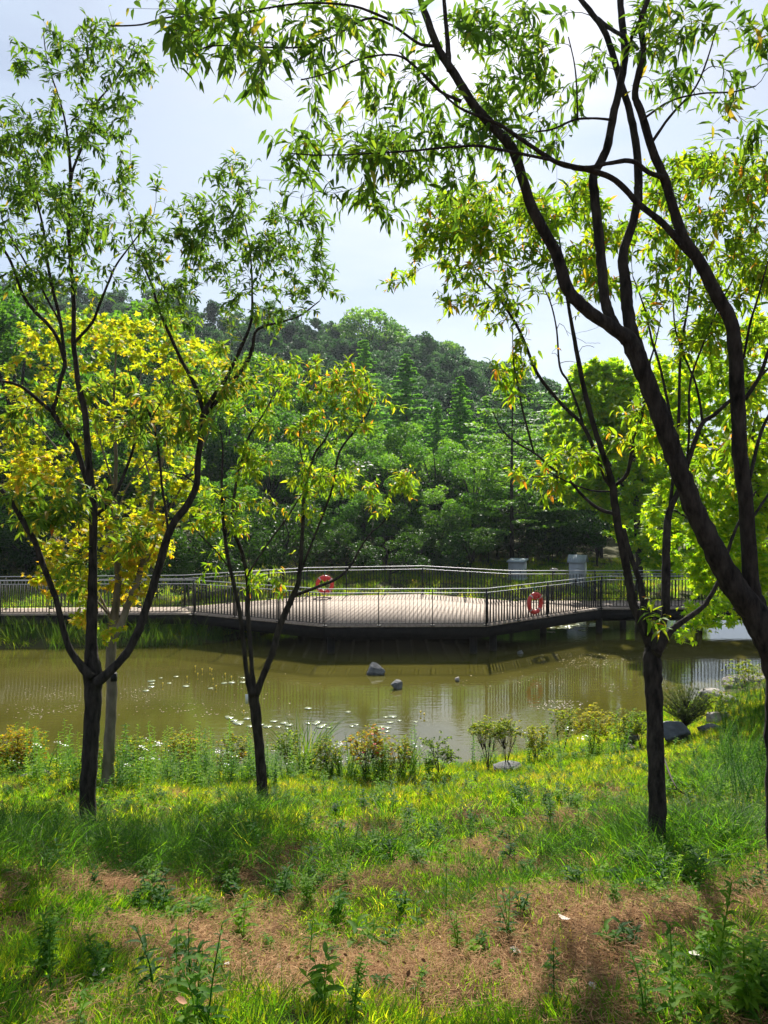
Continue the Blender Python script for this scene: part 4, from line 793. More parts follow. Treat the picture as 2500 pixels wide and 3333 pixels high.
# understorey bushes along the far bank, tree shade put into their leaf colour
for k in range(64):
    x = -34 + k * 1.12 + random.uniform(-.5, .5); Yd = random.uniform(35.5, 41)
    if x < -5: Yd = random.uniform(29.5, 36)
    if 4.6 < x < 13: Yd = random.uniform(42, 45)
    if x > 13: Yd = random.uniform(56, 62); x *= 1.35
    plant('bush', bush[k % 2], 0, None, Yd, 'low shade-darkened bush on the far bank ' + where(1250 + x / Yd * F), 'far bank bushes ' + where(1250 + x / Yd * F), 3, 'bush', wide=random.uniform(.8, 1.2), x=x).scale *= random.uniform(.55, 1.15)
for k in range(30):
    x = -42 + k * 2.9 + random.uniform(-1, 1); Yd = random.uniform(47, 52)
    if x > 14: Yd = random.uniform(64, 72)
    o_ = plant('bush', bush[k % 2], 0, None, Yd, 'large shade-darkened bush filling the gap deep between the trunks of the wood', 'bushes deep in the wood', 3, 'bush', wide=1.3, x=x); o_.scale *= random.uniform(1.3, 2) * (.6 if x > 14 else 1)

# ------------------------------------------------------------ scattering of uncountable plants
def scatter(name, variants, P, rz, tilt, scl, idx, tint, zs=None):
    me = bpy.data.meshes.new(name); n = len(P); me.vertices.add(n); me.vertices.foreach_set('co', np.asarray(P, np.float32).ravel())
    if n == 0: return
    rot = np.stack([tilt[:, 0], tilt[:, 1], rz], -1) if np.ndim(tilt) else np.stack([rz * 0, rz * 0, rz], -1)
    s3 = np.repeat(np.asarray(scl, float)[:, None], 3, 1)
    if zs is not None: s3[:, 2] *= zs
    for nm, ty, data, key in (('rot', 'FLOAT_VECTOR', rot, 'vector'), ('scl', 'FLOAT_VECTOR', s3, 'vector'), ('idx', 'INT', idx, 'value'), ('tint', 'FLOAT', tint, 'value')):
        a_ = me.attributes.new(nm, ty, 'POINT'); a_.data.foreach_set(key, np.asarray(data, np.int32 if ty == 'INT' else np.float32).ravel())
    cl = bpy.data.collections.new(name + '_kinds')
    for k, v in enumerate(variants):
        v.name = name + '_kind_' + 'abcdefghij'[k]; cl.objects.link(v)
    o_ = bpy.data.objects.new(name, me); col.objects.link(o_)
    ng = bpy.data.node_groups.new(name + '_scatter', 'GeometryNodeTree')
    ng.interface.new_socket('Geometry', in_out='INPUT', socket_type='NodeSocketGeometry'); ng.interface.new_socket('Geometry', in_out='OUTPUT', socket_type='NodeSocketGeometry')
    gi = nn(ng, 'NodeGroupInput'); go = nn(ng, 'NodeGroupOutput'); ip = nn(ng, 'GeometryNodeInstanceOnPoints'); ci = nn(ng, 'GeometryNodeCollectionInfo')
    ci.inputs['Collection'].default_value = cl; ci.inputs['Separate Children'].default_value = True; ci.inputs['Reset Children'].default_value = True
    def na(nm, ty):
        q = nn(ng, 'GeometryNodeInputNamedAttribute', data_type=ty); q.inputs['Name'].default_value = nm; return q.outputs[0]
    L = ng.links; L.new(gi.outputs[0], ip.inputs['Points']); L.new(ci.outputs[0], ip.inputs['Instance']); ip.inputs['Pick Instance'].default_value = True
    L.new(na('idx', 'INT'), ip.inputs['Instance Index']); L.new(na('rot', 'FLOAT_VECTOR'), ip.inputs['Rotation']); L.new(na('scl', 'FLOAT_VECTOR'), ip.inputs['Scale'])
    L.new(ip.outputs[0], go.inputs[0])
    md = o_.modifiers.new('scatter', 'NODES'); md.node_group = ng
    return o_
def var(me): return bpy.data.objects.new(me.name, me)
def blades(n, spread, h0, h1, wid, lean, seed, mat, segs=3, droop=.3):
    """a tuft of curved tapering blades"""
    g = np.random.default_rng(seed); a = g.uniform(0, 2 * np.pi, n); r_ = spread * np.sqrt(g.uniform(0, 1, n))
    b0 = np.stack([r_ * np.cos(a), r_ * np.sin(a), 0 * a - .01], -1); a2 = a + g.normal(0, .9, n)
    d = nrm(np.stack([np.cos(a2) * lean, np.sin(a2) * lean, np.ones(n)], -1) + g.normal(0, .18, (n, 3))); hz = nrm(np.stack([np.cos(a2), np.sin(a2), 0 * a2], -1))
    sd_ = nrm(np.cross(d, hz) + g.normal(0, .3, (n, 3))); h = g.uniform(h0, h1, n)[:, None]; V = []
    ts = np.linspace(0, 1, segs + 1)
    for t_ in ts:
        c = b0 + d * h * t_ + hz * h * droop * t_ ** 2 - np.array([0, 0, 1]) * h * droop * .5 * t_ ** 3
        if t_ == 1: V.append(c)
        else:
            w_ = wid * (1 - t_ ** 2) * .5; V += [c - sd_ * w_, c + sd_ * w_]
    nv = len(V); V = np.stack(V, 1).reshape(-1, 3); Q_ = []; T_ = []
    for k in range(segs - 1): Q_.append([2 * k, 2 * k + 1, 2 * k + 3, 2 * k + 2])
    T_.append([2 * segs - 2, 2 * segs - 1, 2 * segs]); o_ = np.arange(n)[:, None, None] * nv
    tn = np.repeat(np.clip(g.normal(.5, .14, n), 0, 1), nv)
    return mesh('tuft', V, [(o_ + np.array(Q_)).reshape(-1, 4), (o_ + np.array(T_)).reshape(-1, 3)], mat, tn)
def weed(h, nl, L, seed, wr=.3, mat='weed', kind='stem', flowers=0, fm='white_petal'):
    g = np.random.default_rng(seed); ns = 1 if kind == 'one' else g.integers(2, 5); P = []; D = []; N = []; LL = []; sm = MB(); fl = []
    for _ in range(ns):
        a = g.uniform(0, 6.28); top = np.array([math.cos(a) * h * .25, math.sin(a) * h * .25, h * g.uniform(.7, 1)]) if ns > 1 else np.array([g.normal(0, .05) * h, g.normal(0, .05) * h, h])
        pts = smooth_path([(0, 0, -.02), tuple(top * [.3, .3, .5]), tuple(top)], 4); sm.tube(pts, np.linspace(.004, .0015, len(pts)) * (h / .3) ** .5, 3, 0, False)
        for k in range(nl):
            u = (k + .5) / nl; q = np.array([np.interp(u * .92 + .08, np.linspace(0, 1, len(pts)), pts[:, i_]) for i_ in range(3)])
            b_ = k * 2.4 + g.normal(0, .3); P.append(q); D.append([math.cos(b_), math.sin(b_), g.uniform(.25, .8)]); N.append([-math.cos(b_) * .3, -math.sin(b_) * .3, 1]); LL.append(L * g.uniform(.7, 1.15) * (1 - .45 * u))
        fl.append(top)
    V, T, nv = leafgeo(np.array(P), np.array(D, float), np.array(N, float), np.array(LL), wr, .35)
    tn = np.repeat(np.clip(g.normal(.5, .18, len(P)), 0, 1), nv)
    mb = MB(); mb.add(V, None, T, tn)
    for v_, q_ in zip(sm.V, sm.Q): pass
    SV = np.concatenate(sm.V); SQ = np.concatenate(sm.Q)
    nT = len(T); V2 = np.concatenate([V, SV]); Q2 = SQ + len(V); att = np.concatenate([tn, np.full(len(SV), .55)])
    mats = [M[mat]]; groups = [Q2, T]; mi = [0] * (len(Q2) + len(T))
    if flowers:
        FV = []; FT = []; nb = len(V2)
        for tp in fl:
            for _ in range(flowers):
                c = tp + g.normal(0, .03, 3) * [1, 1, .4] + [0, 0, .01]; nrm_ = nrm(g.normal(0, .3, 3) + [0, 0, 1]); s_ = nrm(np.cross(nrm_, [1, .2, 0])); u_ = np.cross(nrm_, s_)
                k0 = nb + len(FV); FV.append(c)
                for q in range(8): FV.append(c + (s_ * math.cos(q * .785) + u_ * math.sin(q * .785)) * .011)
                for q in range(8): FT.append([k0, k0 + 1 + q, k0 + 1 + (q + 1) % 8])
        V2 = np.concatenate([V2, FV]); att = np.concatenate([att, np.full(len(FV), .5)]); groups[1] = np.concatenate([T, np.array(FT)]); mi += [1] * len(FT); mats.append(M[fm])
    return mesh('weed', V2, groups, mats, att, False, mi)
# sample points over the visible bank
def bank_points(n, x0, x1, y0, y1, fn):
    x = rng.uniform(x0, x1, n); y = rng.uniform(y0, y1, n); k = np.abs(x) < y * .56 + 1.2
    x, y = x[k], y[k]; s = sdist(x, y); p = fn(x, y, s); k = (rng.random(len(x)) < p) & (s > .25); x, y = x[k], y[k]
    return np.stack([x, y, tz(x, y)], -1), s[k]
CL = [(gpx(60, 2820), .7), (gpx(330, 2830), .7), (gpx(520, 2830), .5), (gpx(2250, 2830), .6), (gpx(1950, 2850), .5), (gpx(2380, 2790), .6), (gpx(700, 2850), .35), (gpx(1000, 2900), .35), (gpx(1480, 2980), .3), (gpx(550, 3290), .35), (gpx(1250, 2800), .25), (gpx(1600, 2900), .25), (gpx(60, 2740), .9), (gpx(250, 2790), .95), (gpx(430, 2760), .7), (gpx(600, 2760), .6), (gpx(760, 2760), .5), (gpx(870, 2640), .45), (gpx(800, 2660), .35), (gpx(2020, 2740), .6), (gpx(2180, 2760), .6), (gpx(1880, 2800), .5), (gpx(2300, 2720), .6), (gpx(2450, 2700), .7), (gpx(2100, 2830), .45), (gpx(1780, 2780), .35), (gpx(480, 3250), .45), (gpx(2400, 3250), .45), (gpx(200, 3280), .4), (gpx(2300, 2560), .5), (gpx(2450, 2500), .9)]
def lush(x, y):
    v = 0 * x
    for c, r_ in CL: v = np.maximum(v, np.exp(-(((x - c[0]) ** 2 + (y - c[1]) ** 2) / (r_ * .62) ** 2)))
    return v
tufts = [var(blades(26, .075, .05, .11, .0065, .35, 70 + k, M['grass'], 2)) for k in range(4)]
P, s = bank_points(58000, -9, 10, .9, 17, lambda x, y, s: np.clip(.2 + .25 * np.sin(x * 3.1 + y) * np.sin(y * 3.7 - x) + .87 * thatch(x, y) ** 1.2 + 1.0 * np.clip(2.9 - y, 0, 1) * (np.sin(x * 2.2 + .5) > 0), .1, 1) * np.clip(1.15 - lush(x, y) * .6, .2, 1))
P2, s2 = bank_points(16000, -4, 4, .9, 4.4, lambda x, y, s: np.clip(.1 + .9 * thatch(x, y), 0, 1)); P = np.concatenate([P, P2]); s = np.concatenate([s, s2])
n = len(P); yel = np.clip((4.9 - np.abs(s - 2.9)) / 3.2, 0, 1)
pn = .18 * np.sin(P[:, 0] * 1.9 + P[:, 1]) * np.sin(P[:, 1] * 2.7 + 1)
o_ = scatter('lawn_grass', tufts, P, rng.uniform(0, 6.28, n), rng.normal(0, .12, (n, 2)), rng.uniform(.55, 1.3, n) * np.clip(P[:, 1] / 8 + .25, .6, 1), rng.integers(0, 4, n), np.clip(.4 + .2 * yel + pn * .8 + rng.normal(0, .09, n), 0, .78))
tag(o_, 'short bright yellow green grass covering the bank', 'grass', kind='stuff')
tall = [var(blades(40, .1, .13, .36, .0055, .45, 80 + k, M['grass'], 3, .5)) for k in range(4)]
P, s = bank_points(50000, -9, 10, 1.8, 15, lambda x, y, s: lush(x, y) ** 1.2 * .75 + .004)
n = len(P); o_ = scatter('tall_grass', tall, P, rng.uniform(0, 6.28, n), rng.normal(0, .12, (n, 2)), rng.uniform(.5, 1.15, n) * np.clip(P[:, 1] / 5, .45, 1), rng.integers(0, 4, n), np.clip(.14 + rng.normal(0, .11, n), 0, .7))  # lush dark green, tint lowered further for shade among the clumps
tag(o_, 'tall lush dark green grass round the feet of the trees', 'grass', kind='stuff')
# dry straw over the brown patches
def straws(n, seed, L=.07, r_=.13):
    g = np.random.default_rng(seed); a = g.uniform(0, 6.28, n); rr = r_ * np.sqrt(g.uniform(0, 1, n)); c = np.stack([rr * np.cos(a), rr * np.sin(a), g.uniform(0, .018, n)], -1)
    d = nrm(np.stack([g.normal(size=n), g.normal(size=n), g.normal(0, .16, n)], -1)); s_ = nrm(np.cross(d, [0, 0, 1])); up = np.cross(s_, d); h = g.uniform(.3, 1, n)[:, None] * L; w_ = .001
    bend = s_ * g.normal(0, .25, (n, 1)) * h
    V = np.stack([c - d * h / 2, c - s_ * w_ + bend * .5, c + s_ * w_ + bend * .5, c + d * h / 2, c + up * w_ * 1.4 + bend * .5], 1).reshape(-1, 3)
    T = np.array([[0, 1, 4], [0, 4, 2], [4, 1, 3], [4, 3, 2]]); return mesh('straw', V, [(np.arange(n)[:, None, None] * 5 + T).reshape(-1, 3)], M['straw'], np.repeat(g.uniform(.1, .95, n), 5))
sv_ = [var(straws(90, 90 + k)) for k in range(4)]
P, s = bank_points(42000, -6, 7, .9, 10, lambda x, y, s: np.clip(1.05 - thatch(x, y) * 1.0, .08, 1) * np.clip(.25 + 1.3 * vn(x * 5, y * 6), 0, 1))
n = len(P); o_ = scatter('dry_straw', sv_, P + [0, 0, .003], rng.uniform(0, 6.28, n), rng.normal(0, .12, (n, 2)), rng.uniform(.6, 1.3, n), rng.integers(0, 4, n), .2 + .6 * vn(P[:, 0] * 2.2 + 5, P[:, 1] * 3) + rng.normal(0, .1, n))
tag(o_, 'matted brown dry straw lying on the bare patches of the bank', 'straw', kind='stuff')
# leaf crumbs, small clods and twig bits
def crumbs(n, seed):
    g = np.random.default_rng(seed); P_ = np.stack([g.normal(0, .12, n), g.normal(0, .12, n), g.uniform(.005, .03, n)], -1)
    V, T, nv = leafgeo(P_, g.normal(size=(n, 3)) * [1, 1, .3], np.tile([0, 0, 1.], (n, 1)) + g.normal(0, .5, (n, 3)), g.uniform(.008, .03, n), .5, -.2, .4)
    return mesh('crumb', V, [T], M['straw'], np.repeat(g.choice([.0, .1, .35, .95], n), nv))
cv = [var(crumbs(14, 190 + k)) for k in range(3)]
P, s = bank_points(5200, -6, 7, .9, 9, lambda x, y, s: np.clip(1.1 - thatch(x, y), .12, 1) * vn(x * 3, y * 3.5))
n = len(P); o_ = scatter('leaf_crumbs', cv, P, rng.uniform(0, 6.28, n), rng.normal(0, .1, (n, 2)), rng.uniform(.6, 1.3, n), rng.integers(0, 3, n), rng.normal(.5, .25, n))
tag(o_, 'crumbled dead leaves and bark bits strewn over the bare patches', 'leaf litter', kind='stuff')
# leafy weeds
wv = [var(weed(.16, 9, .075, 100, .34)), var(weed(.26, 13, .085, 101, .28)), var(weed(.12, 7, .085, 102, .4)), var(weed(.3, 18, .07, 103, .26, kind='one')), var(weed(.2, 10, .1, 104, .3)), var(weed(.09, 8, .06, 105, .45))]
P, s = bank_points(16000, -8, 9, 1.2, 13, lambda x, y, s: np.clip(.18 + .25 * thatch(x, y) + .6 * lush(x, y) + .45 * np.sin(x * 2.1 + 1) * np.sin(y * 2.7), .06, 1) * np.where(y > 9, .5, 1) * np.clip(y / 4.5, .35, 1))
n = len(P); o_ = scatter('leafy_weeds', wv, P, rng.uniform(0, 6.28, n), rng.normal(0, .1, (n, 2)), rng.uniform(.3, 1.0, n) ** 1.3, rng.integers(0, 6, n), np.clip(.55 + rng.normal(0, .28, n), 0, 1))
tag(o_, 'small broad leaved weeds sprouting through grass and straw', 'weeds', kind='stuff')
# waterside band: tall leafy stalks and white daisies
fv = [var(weed(.62, 34, .1, 110, .34, kind='one')), var(weed(.75, 38, .1, 111, .32, kind='one')), var(weed(.5, 18, .07, 112, .2, flowers=5)), var(weed(.6, 20, .07, 113, .2, flowers=6)), var(weed(.45, 20, .1, 114, .36))]
pp = []; 
def band(pxa, pxb, n, ya, yb):
    for _ in range(n):
        px = random.uniform(pxa, pxb); pp.append(gpx(px, random.uniform(ya, yb)))
band(120, 330, 50, 2510, 2560); band(380, 700, 150, 2500, 2580); band(700, 900, 80, 2505, 2560); band(900, 1400, 110, 2510, 2545); band(1450, 2050, 60, 2440, 2500); band(0, 120, 30, 2500, 2550)
P = np.array(pp); n = len(P); o_ = scatter('waterside_weeds', fv, P, rng.uniform(0, 6.28, n), rng.normal(0, .08, (n, 2)), rng.uniform(.4, 1.15, n), rng.choice(5, n, p=[.38, .24, .06, .05, .27]), np.clip(.72 + rng.normal(0, .16, n), 0, 1))
tag(o_, 'tall leafy stalks with small white daisies along the water edge', 'weeds', kind='stuff')
# right bank tall weeds, dark
pp = [gpx(random.uniform(2330, 2500), random.uniform(2280, 2640)) for _ in range(150)] + [gpx(random.uniform(2380, 2500), random.uniform(2210, 2330)) for _ in range(70)]
P = np.array(pp); n = len(P); kv = [var(weed(.5, 24, .07, 120, .18)), var(weed(.6, 30, .065, 121, .16)), var(weed(.35, 20, .06, 122, .3))]
o_ = scatter('bank_weeds', kv, P, rng.uniform(0, 6.28, n), rng.normal(0, .08, (n, 2)), rng.uniform(.5, 1.05, n), rng.integers(0, 3, n), np.clip(.4 + rng.normal(0, .2, n), 0, 1))
tag(o_, 'dense narrow leaved weeds on the right bank beside the big trunk', 'weeds', kind='stuff')
# reeds on the far left shore below the bridge, far grass
rv = [var(blades(30, .35, .5, 1.15, .014, .18, 130 + k, M['reed'], 3, .25)) for k in range(3)]
x = rng.uniform(-13, -4.2, 170); y = np.interp(x, FAR[:, 0], FAR[:, 1]) + rng.uniform(-.3, 1.3, 170); 
k = ~((x < -10.6) & (y < 24.2)); x, y = x[k], y[k]; P = np.stack([x, y, tz(x, y)], -1); n = len(P)
o_ = scatter('reeds', rv, P, rng.uniform(0, 6.28, n), rng.normal(0, .06, (n, 2)), rng.uniform(.45, .95, n) , rng.integers(0, 3, n), rng.normal(.5, .1, n))
tag(o_, 'green reeds growing in the shallows under the left part of the bridge', 'reeds', kind='stuff')
gv = [var(blades(40, .3, .12, .4, .014, .4, 140 + k, M['grass'], 2, .3)) for k in range(3)]
x = rng.uniform(-32, 26, 9000); y = rng.uniform(22, 46, 9000); f = y - np.interp(x, FAR[:, 0], FAR[:, 1]); k = (f > .1) & (rng.random(9000) < np.exp(-np.maximum(f - 9, 0) * .25)); x, y = x[k], y[k]
P = np.stack([x, y, tz(x, y)], -1); n = len(P)
o_ = scatter('far_bank_grass', gv, P, rng.uniform(0, 6.28, n), rng.normal(0, .06, (n, 2)), rng.uniform(.5, 1.1, n), rng.integers(0, 3, n), rng.normal(.52, .12, n))
tag(o_, 'rough green grass on the far bank behind the bridge', 'grass', kind='stuff')
# hill forest
hv = []
for k in range(5):
    c_, t_ = make_broad(9 + k % 3, 7 - k % 2, 4600, .4, 150 + k, 46, 'leaf_hill'); hv.append(var(c_))
x = []; y = []
for yy in np.arange(78, 215, 4.6):
    for xx in np.arange(-yy * .75 - 10, yy * .37, 5.2): x.append(xx + random.uniform(-2, 2)); y.append(yy + random.uniform(-2, 2))
x = np.array(x); y = np.array(y); P = np.stack([x, y, tz(x, y) - .8], -1); n = len(P)
o_ = scatter('hill_forest', hv, P, rng.uniform(0, 6.28, n), 0, np.clip(rng.normal(.85, .14, n), .55, 1.1), rng.integers(0, 5, n), np.clip(rng.normal(.45, .12, n), 0, 1), rng.uniform(.85, 1.15, n))
tag(o_, 'dark green forest covering the hill behind the pond', 'forest', kind='stuff')
hb = [make_broad(10, 7.5, 7000, .36, 160 + k, 60, 'leaf_far') for k in range(2)]
for px, yt, Yd, wd, lb in [(1205, 1000, 142, 1.2, 'tall open crowned tree rising above the hill crest in the sky gap'), (1290, 1050, 152, 1, 'round crowned tree on the hill crest just right of the tallest one'), (1120, 1050, 150, 1, 'round crowned tree on the hill crest just left of the tallest one'), (1400, 1105, 150, .9, 'narrow tree on the hill crest where it begins to fall to the right'), (1470, 1108, 152, .8, 'small pointed tree on the falling right end of the hill crest')]:
    plant('broadleaf_tree', hb[random.randrange(2)], px, yt, Yd, lb, 'trees on the hill crest', 10, wide=wd, x=at(px, 1600, Yd)[0])

# ------------------------------------------------------------ shore shrubs
def shrub(px, py, hpx, wpx, label, seed, name='azalea_shrub', nt=26, mat='shrub', lf=(.03, .055), wr=.42, umb=.6, extra=None, tint=(.5, .25)):
    b0 = gpx(px, py); sc_ = b0[1] / F; H = hpx * sc_; W = wpx * sc_ / 2; g = np.random.default_rng(seed)
    th = thing(name, label, 'shrub', tuple(b0), 'shrubs along the water edge'); mb = MB(); P = []; D = []; N = []; L = []; T = []
    tips = []
    nt = int(nt * 1.7)
    for _ in range(nt):
        a = g.uniform(0, 6.28); r_ = math.sqrt(g.uniform(0, 1)); z = H * (umb + (1 - umb) * g.uniform(0, 1)) * (1 - .25 * r_ * r_); tips.append(np.array([W * r_ * math.cos(a), W * r_ * math.sin(a), z]))
    stems = [np.array([W * .35 * math.cos(a), W * .35 * math.sin(a), H * .4]) for a in g.uniform(0, 6.28, 6)]
    for s_ in stems: mb.tube(smooth_path([(0, 0, -.03), tuple(s_ * [.5, .5, .5]), tuple(s_)], 3), np.linspace(.007, .004, 7), 4, 0, False)
    for t_ in tips:
        s_ = stems[int(np.argmin([np.linalg.norm((t_ - q)[:2]) for q in stems]))]; mb.tube(smooth_path([tuple(s_), tuple((s_ + t_) / 2 + g.normal(0, .02, 3)), tuple(t_)], 3), np.linspace(.004, .0018, 7), 3, 0, False)
        for _ in range(4):
            q = t_ + g.normal(0, .04, 3) * [1.3, 1.3, .8]; m_ = 11; a = g.uniform(0, 6.28, m_)
            P.append(np.repeat(q[None], m_, 0) + g.normal(0, .008, (m_, 3))); D.append(np.stack([np.cos(a), np.sin(a), g.uniform(-.1, .9, m_)], -1)); N.append(np.tile([0, 0, 1.], (m_, 1)) + g.normal(0, .3, (m_, 3))); L.append(g.uniform(lf[0], lf[1], m_)); T.append(np.clip(g.normal(tint[0], tint[1], m_), 0, 1))
    P = np.concatenate(P); D = np.concatenate(D); N = np.concatenate(N); L = np.concatenate(L); T = np.concatenate(T)
    V, Tt, nv = leafgeo(P, D, N, L, wr, .15)
    for nm, me in (('stems', mb.mesh('stems', M['twig'])), ('foliage', mesh('foliage', V, [Tt], M[mat], np.repeat(T, nv)))):
        o_ = obj(nm, me, th); o_.matrix_parent_inverse = Matrix.Identity(4); o_['kind'] = 'stuff'
    if extra:
        for k in range(extra):
            q = tips[k % nt] + np.array([g.normal(0, .05), -.04, .05 + g.uniform(0, .04)]); a = np.arange(6) * 1.047
            V, Tt, nv = leafgeo(np.repeat(q[None], 6, 0), np.stack([np.cos(a), np.sin(a), .5 + 0 * a], -1), np.tile([0, 0, 1.], (6, 1)), np.full(6, .035), .7, .1)
            o_ = obj('flower', mesh('flower', V, [Tt], M['red']), th); o_.matrix_parent_inverse = Matrix.Identity(4)
shrub(55, 2520, 150, 170, 'bushy yellow leaved azalea at the left edge of the picture by the water', 201, nt=60, umb=.25, tint=(.7, .2))
shrub(318, 2530, 110, 60, 'small yellow green azalea squeezed between the dark trunk and the grey one', 202, nt=14, umb=.4)
shrub(435, 2520, 130, 110, 'yellow green azalea just right of the grey maple trunk', 203, nt=28, umb=.4)
shrub(600, 2530, 150, 150, 'azalea with bronze tinged tips amid the white daisies', 204, nt=34, umb=.5, tint=(.6, .25))
shrub(760, 2530, 150, 120, 'olive green azalea just left of the small middle tree', 205, nt=24, umb=.4)
shrub(940, 2530, 160, 90, 'thin leggy green azalea just right of the small middle tree', 206, nt=18, umb=.4, tint=(.35, .2))
shrub(1075, 2530, 130, 100, 'loose azalea beside the clump of green reed blades', 207, nt=20, umb=.4)
shrub(1190, 2530, 160, 130, 'azalea topped by a few red flowers near the lily pads', 208, nt=30, umb=.55, extra=9, tint=(.65, .25))
shrub(1300, 2530, 130, 110, 'low green azalea right of the one with red flowers', 209, nt=22, umb=.4)
shrub(1430, 2520, 120, 110, 'sparse dark stemmed azalea before the bright reflection of the sky', 210, nt=16, umb=.45, tint=(.3, .2))
shrub(1590, 2508, 170, 110, 'leggy azalea with a flat topped yellow green crown and bare dark stems', 211, nt=26, umb=.78, tint=(.6, .2))
shrub(1648, 2500, 165, 90, 'flat topped azalea with bare stems, close right neighbour of the leggy one', 212, nt=20, umb=.78)
shrub(1745, 2480, 130, 90, 'yellow leaved azalea low at the shore below the railing reflection', 213, nt=20, umb=.45, tint=(.75, .15))
shrub(1830, 2470, 180, 90, 'tall sparse azalea rising over a yellow leaved one by the shore', 214, nt=16, umb=.6)
shrub(1930, 2455, 160, 120, 'orange yellow azalea left of the straight dark trunk', 215, nt=30, umb=.5, tint=(.85, .12))
shrub(2030, 2440, 140, 100, 'brownish green azalea close left of the straight dark trunk', 216, nt=22, umb=.45)
shrub(2085, 2435, 130, 80, 'dull azalea touching the straight dark trunk', 217, nt=16, umb=.4, tint=(.4, .2))
shrub(2330, 2340, 90, 130, 'low loose green shrub between the pale boulders on the right bank', 218, nt=20, umb=.3, tint=(.4, .2))
shrub(2420, 2260, 110, 150, 'bushy yellow green shrub above the far boulders at the right edge', 219, nt=34, umb=.25, tint=(.6, .2))
# small pine
b0 = gpx(2228, 2392); H = 175 * b0[1] / F; g = np.random.default_rng(5)
th = thing('pine_shrub', 'small grey green pine with a dark stem behind the slate blue rock', 'shrub', tuple(b0))
mb = MB(); V = []; T = []; nb = 0; mb.tube(smooth_path([(0, 0, -.05), (.02, 0, H * .3), (-.02, 0, H * .75)], 3), [.03, .028, .026, .024, .02, .015, .01], 6)
for k in range(170):
    a = g.uniform(0, 6.28); z0 = H * g.uniform(.12, .6); r_ = H * g.uniform(.2, .55); e_ = np.array([r_ * math.cos(a), r_ * math.sin(a), z0 + H * g.uniform(.1, .42)])
    q_ = nrm(g.normal(size=3)); e_ = np.array([0, 0, H * .62]) + q_ * H * np.array([.5, .5, .38]) * g.uniform(.65, 1); z0 = min(z0, e_[2] - .08 * H); pts = smooth_path([(0, 0, z0), tuple((np.array([0, 0, z0]) + e_) / 2 + [0, 0, -.02]), tuple(e_)], 3); mb.tube(pts, np.linspace(.006, .002, 7), 3, 0, False)
    for c in pts[3:]:
        for _ in range(20):
            d = nrm(g.normal(0, 1.0, 3) + nrm(e_) + [0, 0, .5]); s_ = nrm(np.cross(d, g.normal(size=3))) * .0022; V += [c - s_, c + s_, c + d * g.uniform(.035, .07)]; T.append([nb, nb + 1, nb + 2]); nb += 3
o_ = obj('trunk', mb.mesh('trunk', M['bark'], True), th); o_.matrix_parent_inverse = Matrix.Identity(4)
o_ = obj('needles', mesh('needles', np.array(V), [np.array(T)], M['needle'], np.repeat(g.uniform(0, 1, len(T)), 3)), th); o_.matrix_parent_inverse = Matrix.Identity(4); o_['kind'] = 'stuff'
# reed clump in front
def clump(px, py, seed, h, n, label, name='reed_clump', sp_=.16, wid=.02, lean=.2):
    b0 = gpx(px, py); me = blades(n, sp_, h * .6, h, wid, lean, seed, M['reed'], 4, .35); o_ = bpy.data.objects.new(name, me); col.objects.link(o_); o_.location = b0; tag(o_, label, 'reeds'); o_['kind'] = 'stuff'
clump(985, 2512, 230, 1.25, 90, 'tall clump of arching green reed blades at the water edge right of the small middle tree')
clump(1135, 2530, 231, .8, 34, 'short clump of green blades left of the red flowered shrub')
clump(1345, 2540, 232, .75, 16, 'thin clump of upright green blades right of the red flowered shrub')
clump(90, 2515, 233, .6, 14, 'sparse clump of brownish blades by the yellow shrub at the left edge')

# ------------------------------------------------------------ rocks
def rock(px, py, wpx, hpx, label, seed, mat='rock', water=False, ang=.4, flat=0, cat='rock'):
    b0 = (lambda Yd: np.array([(px - 1250) / F * Yd, Yd, 0]))(CAM[2] * F / (py - YH)) if water else gpx(px, py)
    s_ = b0[1] / F; W = wpx * s_ / 2; H = hpx * s_; g = np.random.default_rng(seed)
    me = bpy.data.meshes.new('rock'); import bmesh; bm = bmesh.new(); bmesh.ops.create_icosphere(bm, subdivisions=4, radius=1)
    pl = [(nrm(g.normal(size=3) + [0, 0, .2]), g.uniform(.5, .85)) for _ in range(13)]; ph = g.uniform(0, 6, 6)
    for v in bm.verts:
        c = np.array(v.co)
        for nv, dd in pl:
            k = c @ nv - dd
            if k > 0: c = c - nv * k * .94
        c = c * (1 + .035 * math.sin(c[0] * 6 + ph[0]) * math.sin(c[1] * 7 + ph[1]) + .022 * math.sin(c[2] * 15 + ph[2] + c[0] * 9) + .012 * math.sin(c[0] * 27 + ph[3]) * math.sin(c[2] * 24 + ph[4]))
        v.co = (c[0] * W * 1.12, c[1] * W * .85, (c[2] * .62 + .3) * H * 1.1)
    for f in bm.faces: f.smooth = True
    bm.to_mesh(me); bm.free(); me.materials.append(M[mat])
    o_ = bpy.data.objects.new('rock', me); col.objects.link(o_); o_.location = b0; o_.rotation_euler.z = ang; tag(o_, label, cat, 'rocks in the pond' if water else 'boulders on the right bank')
rock(1222, 2196, 74, 38, 'larger grey craggy rock standing out of the pond in front of the platform', 301, water=True, ang=0)
rock(1290, 2245, 46, 32, 'smaller dark rounded rock poking out of the pond, right of the craggy one', 302, water=True, ang=1)
rock(1490, 2220, 24, 14, 'tiny pale stone just breaking the water surface, farthest right of the pond stones', 303, 'rock_light', True)
rock(1696, 2130, 20, 12, 'tiny dark stone in the water under the bridge edge near the life ring', 304, 'rock', True)
rock(2200, 2412, 120, 75, 'smooth slate blue boulder half sunk in grass right of the straight trunk', 305, 'rock_blue', ang=.2)
rock(2325, 2272, 90, 38, 'flat topped pale boulder at the water edge behind the small pine', 306, 'rock_light', ang=.1)
